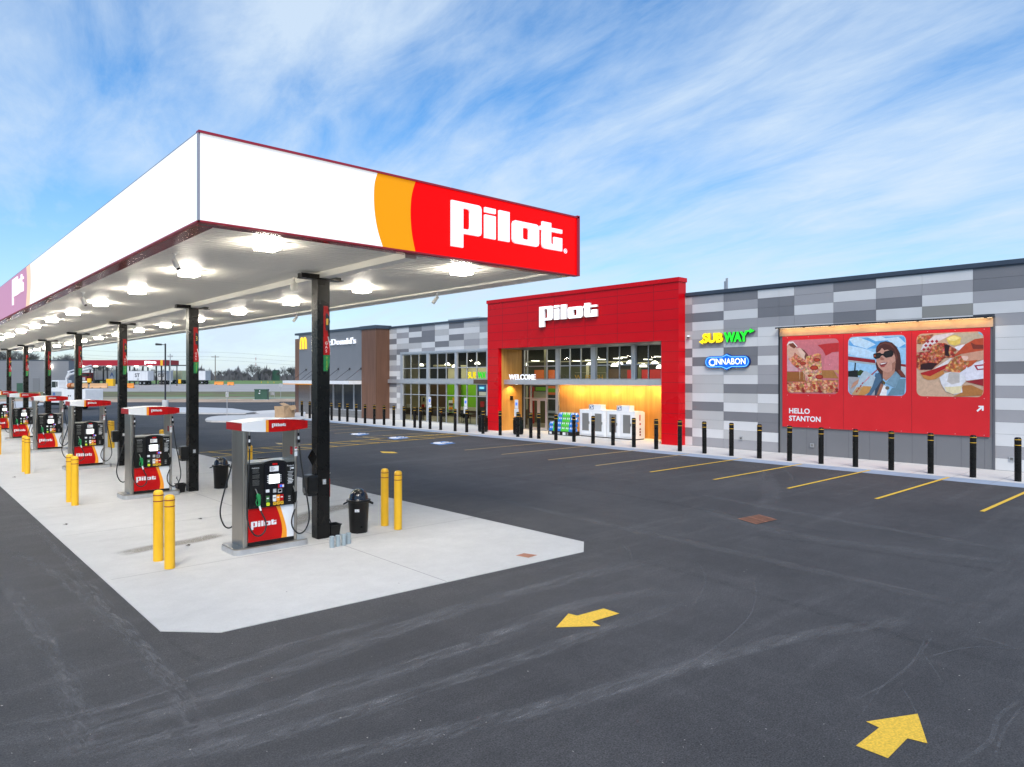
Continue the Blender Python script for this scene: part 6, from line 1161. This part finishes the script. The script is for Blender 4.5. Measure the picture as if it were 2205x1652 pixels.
# cardboard box and railing near the restaurant
r = empty('cardboard_box', at(613, 62.5, .012), .35); mb = MB(); random.seed(3)
V = [(sx_*(.62+random.uniform(-.05,.05)), sy_*(.55+random.uniform(-.05,.05)), z+random.uniform(-.05,.05)) for z in (.02,.6,1.15) for sx_, sy_ in ((-1,-1),(0,-1.06),(1,-1),(1.05,0),(1,1),(0,1.05),(-1,1),(-1.05,0))]
F = [(i*8+k, i*8+(k+1) % 8, (i+1)*8+(k+1) % 8, (i+1)*8+k) for i in range(2) for k in range(8)]+[tuple(range(16,24))]
mb.mesh(V, F, 'cardboard'); mb.build('carton', r); mb = MB(); mb.mesh([(-.1,-.62,1.15),(.6,-.64,1.2),(.55,-.85,.85),(-.05,-.80,.75)], [(0,1,2,3)], 'cardboard'); mb.mesh([(-.6,-.5,1.15),(.1,-.55,1.18),(.0,.1,1.42),(-.55,.1,1.35)], [(0,1,2,3)], 'cardboard'); mb.build('flap', r)
mb = MB(); mb.box(-.7,.75,-.6,.6,.0,.02,'pole_wood'); mb.build('pallet_sheet', r); tag(r, 'large crumpled cardboard carton standing on the ground behind the nearest pump', 'carton')
r = empty('metal_railing', (0,0,0)); P0, P1 = at(603, 70, 0), at(637, 70, 0); mb = MB(); d_ = (P1-P0)
for k in range(8): p = P0+d_*k/7; mb.tube([(p.x,p.y,0),(p.x,p.y,1.25)], .02, 'pole_dark', 4)
for z in (.15,.7,1.25): mb.tube([(P0.x,P0.y,z),(P1.x,P1.y,z)], .022, 'pole_dark', 4)
mb.build('bars', r); tag(r, 'black metal railing at the far corner of the restaurant', 'railing')
mb = MB(); mb.lathe([(.10,0),(.10,.35),(.12,.45),(.03,.5)], 'pump_white', n=8); o = mb.build('white_hydrant_stub'); o.location = (*gp(655.5, 899)[:2], .012); tag(o, 'small white green fitting on the walk between the two farthest bollards', 'fitting')
# white utility truck with crane
d0 = 80; A, B = at(90, 83, 0), at(184, 80, 0); ang = math.atan2((B-A).y, (B-A).x); Ln = (B-A).length; r = empty('utility_truck', A, ang)
mb = MB(); mb.box(1.15, 3.9, 0, 2.2, .75, 2.42, 'white_paint', bev=.06); mb.build('side_body', r); mb = MB(); mb.box(3.92, Ln-.05, .0, 2.2, .55, 2.30, 'white_paint', bev=.05)
mb.build('tool_lockers', r); mb = MB(); mb.box(0, 1.2, .15, 2.05, .75, 2.0, 'white_paint', bev=.15); mb.box(.1,.5,.12,.16,1.15,1.85,'glass_dark'); mb.build('hood', r)
mb = MB(); mb.box(1.3, 2.5, .25, 1.95, 2.43, 3.35, 'white_paint', bev=.12); mb.build('cab', r); mb = MB(); mb.box(1.42,2.12,.235,.248,2.52,3.22,'glass_dark'); mb.box(2.2,2.42,.235,.248,2.6,3.2,'glass_dark'); mb.build('cab_window', r)
mb = MB(); mb.tube([(2.9,1.1,2.4),(2.75,1.1,3.6),(3.3,1.1,4.35)], .16, 'trailer_white', 6); mb.tube([(3.0,1.1,3.7),(3.3,1.1,4.0),(Ln-.6,1.1,4.75)], .14, 'trailer_white', 6); mb.tube([(3.0,1.1,4.35),(Ln-.6,1.1,5.05)], .09, 'trailer_white', 6); mb.build('crane_boom', r)
mb = MB(); mb.tube([(3.5,.9,2.7),(4.0,.9,2.75)], .32, 'vest_orange', 10); mb.tube([(4.2,.9,2.7),(4.4,.9,2.8)], .26, 'pale_orange', 10); mb.box(3.2,4.8,.4,1.8,2.31,2.45,'chassis'); mb.build('hose_reel', r)
mb = MB(); T = lambda u, v, w: (u, -.012-w, v); mb.box(1.6,3.5,-.012,-.002,1.35,2.05,'galv'); put_text(mb, 'JJI', T, .01, 'blue_print', .38, .03, u0=1.95, v0=1.55, w0=.004); mb.box(4.6,4.8,-.012,-.002,1.5,1.65,'chassis'); mb.box(4.95,5.1,-.012,-.002,1.5,1.65,'chassis'); mb.build('decal', r)
mb = MB(); mb.box(.2, Ln-.1, .4, 1.8, .45, .74, 'chassis'); mb.build('chassis', r)
for x in (.75, 3.7, 4.6):
    for y in (.15, 2.05):
        mb = MB(); mb.tube([(x,y-.15,.45),(x,y+.15,.45)], .45, 'rubber', 14); mb.tube([(x,y-.16,.45),(x,y+.16,.45)], .2, 'galv', 8); mb.build('wheel', r)
tag(r, 'white utility truck with folded crane boom behind the fourth pump', 'utility truck')
# people: one skinned body each
def person(loc, rz, joints, edges, radii, parts, lb):
    me = bpy.data.meshes.new('person'); me.from_pydata(joints, edges, []); o = bpy.data.objects.new('person', me); COL.objects.link(o); o.location = loc; o.rotation_euler = (0,0,rz)
    o.modifiers.new('skin', 'SKIN')
    for i, r_ in enumerate(radii): me.skin_vertices[0].data[i].radius = (r_, r_)
    me.skin_vertices[0].data[0].use_root = True
    s_ = o.modifiers.new('sub', 'SUBSURF'); s_.levels = 1; s_.render_levels = 1
    dg = bpy.context.evaluated_depsgraph_get(); dg.update(); m2 = bpy.data.meshes.new_from_object(o.evaluated_get(dg)); o.modifiers.clear(); o.data = m2
    for m_, f in parts: m2.materials.append(MATS[m_])
    for p in m2.polygons:
        p.use_smooth = True; c = p.center
        for k, (m_, f) in enumerate(parts):
            if f(c): p.material_index = k
    return tag(o, lb, 'person')
EDG = [(0,1),(1,2),(2,3),(3,4),(2,5),(5,6),(6,7),(2,8),(8,9),(9,10),(0,11),(11,12),(12,13),(13,14),(0,15),(15,16),(16,17),(17,18)]
RAD = [.15,.15,.13,.06,.10,.07,.05,.035,.07,.05,.035,.10,.075,.055,.05,.10,.075,.055,.05]
J1 = [(0,0,.95),(.02,0,1.18),(.05,0,1.42),(.08,0,1.54),(.11,0,1.68),(.04,.20,1.40),(.14,.26,1.14),(.32,.20,1.02),(.04,-.20,1.40),(.14,-.26,1.14),(.34,-.18,1.04),(0,.10,.85),(.03,.11,.48),(-.02,.11,.09),(.12,.11,.04),(0,-.10,.85),(-.02,-.11,.48),(-.06,-.11,.09),(.08,-.11,.04)]
PTS = lambda top, leg, hat: [(leg, lambda c: True), (top, lambda c: c.z > .98), ('skin', lambda c: c.z > 1.52 or (abs(c.x) > .27 and c.z > .9)), (hat, lambda c: c.z > 1.70)]
p_ = person(at(83.5, 98, .012), .3, J1, EDG, RAD, PTS('vest_orange', 'navy', 'hivis'), 'person in orange brown vest and bright yellow hard hat left of the white truck')
J2 = [(0,0,.93),(.03,0,1.16),(.10,0,1.40),(.14,0,1.52),(.18,0,1.65),(.08,.20,1.38),(.04,.26,1.12),(.16,.24,.92),(.10,-.20,1.38),(.22,-.26,1.14),(.40,-.20,1.06),(0,.10,.84),(.18,.11,.46),(.16,.11,.09),(.30,.11,.04),(0,-.10,.84),(-.14,-.11,.47),(-.36,-.11,.12),(-.24,-.11,.04)]
person(at(183.5, 100, .012), 2.6, J2, EDG, RAD, PTS('greycloth', 'navy', 'litter_dark'), 'person in grey top and dark trousers walking beside the white truck')
# ---------------- trees
def tree_mesh(seed, h, name='tree'):
    rnd = random.Random(seed); trunk = MB(); crown = MB()
    def grow(p, d, L_, r_, lv):
        q = p+d*L_; mid = p+d*L_*.5+Vector((rnd.uniform(-1,1), rnd.uniform(-1,1), 0))*L_*.06
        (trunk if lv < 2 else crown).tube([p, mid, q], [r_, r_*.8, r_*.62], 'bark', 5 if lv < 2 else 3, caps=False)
        if lv >= 6: return
        n = 3 if lv < 4 else 3
        for k in range(n):
            a = rnd.uniform(0, 2*PI); t = rnd.uniform(.35,.75) if lv else rnd.uniform(.3,.6)
            nd = (d+Vector((math.cos(a), math.sin(a), rnd.uniform(-.1,.35)))*t).normalized(); s0 = p+d*L_*(rnd.uniform(.5,1) if k else 1)
            grow(s0, nd, L_*rnd.uniform(.66,.84), max(.018, r_*.58), lv+1)
    grow(Vector((0,0,-.3)), Vector((0,0,1)), h*.24, h*.020, 0); return trunk, crown
TR = []
for sd in (1, 2, 5):
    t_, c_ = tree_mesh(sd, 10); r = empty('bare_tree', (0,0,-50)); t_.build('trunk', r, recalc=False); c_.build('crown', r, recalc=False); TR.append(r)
used = set()
TL = [(468,300,.82),(480,330,.95),(493,350,1.0),(508,340,.9),(522,300,.8),(537,330,1.15),(547,310,1.3),(556,340,1.2),(566,320,1.1),(580,330,.9),(607,320,1.0),(617,300,1.15),(626,330,1.05),(634,310,1.2),(446,350,.95),(430,340,1.1),(416,350,1.1),
      (228,300,1.5),(214,310,1.55),(200,300,1.6),(187,320,1.55),(152,300,1.95),(143,290,2.0),(132,310,2.0),(122,300,1.8),(60,260,1.9),(44,250,2.0),(33,260,1.9),(18,250,2.1),(6,260,2.0),(-15,250,2.0),(247,330,1.3),(300,380,1.2),(330,380,1.1)]
for i, (px, d, s_) in enumerate(TL):
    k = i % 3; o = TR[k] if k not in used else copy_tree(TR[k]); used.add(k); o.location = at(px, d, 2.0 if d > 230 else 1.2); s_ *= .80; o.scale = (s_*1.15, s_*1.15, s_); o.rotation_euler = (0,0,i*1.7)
    tag(o, ('bare winter tree in the line beyond the green field' if px > 410 else 'bare winter tree rising behind the far workshop and truck canopy'), 'tree', 'bare trees beyond the field' if px > 410 else 'bare trees behind the truck canopy')
for i, (px, yt, lb) in enumerate(((930,671,'bare treetop above the parapet, the left one'),(942,679,'bare treetop above the parapet, low between two taller ones'),(969,671,'bare treetop above the parapet, nearest the rooftop unit'))):
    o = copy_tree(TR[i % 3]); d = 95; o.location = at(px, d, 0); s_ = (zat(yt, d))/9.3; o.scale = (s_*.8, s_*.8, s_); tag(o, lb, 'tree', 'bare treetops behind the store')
mb = MB(); rnd = random.Random(11)
for i in range(5200):
    if rnd.random() < .62: px = rnd.uniform(405, 665)
    else: px = rnd.uniform(-40, 405)
    d = rnd.uniform(340, 470); hh = rnd.uniform(2.2, 5.6)*(1+.35*math.sin(px*.09)+.2*math.sin(px*.31)); p = at(px, d, 2.3); a = rnd.uniform(-.5,.5)
    w_ = rnd.uniform(.25,.7); q = Vector((CA, -SA, 0))
    mb.face([p-q*w_, p+q*w_, p+q*(w_*.4+a)+Vector((0,0,hh*.7)), p+q*a*1.5+Vector((0,0,hh)), p-q*w_*.5+Vector((0,0,hh*.6))], 'wood_mass')
tag(mb.build('distant_wood', recalc=False), 'low dark wood of bare trees along the horizon', 'wood', kind='stuff')
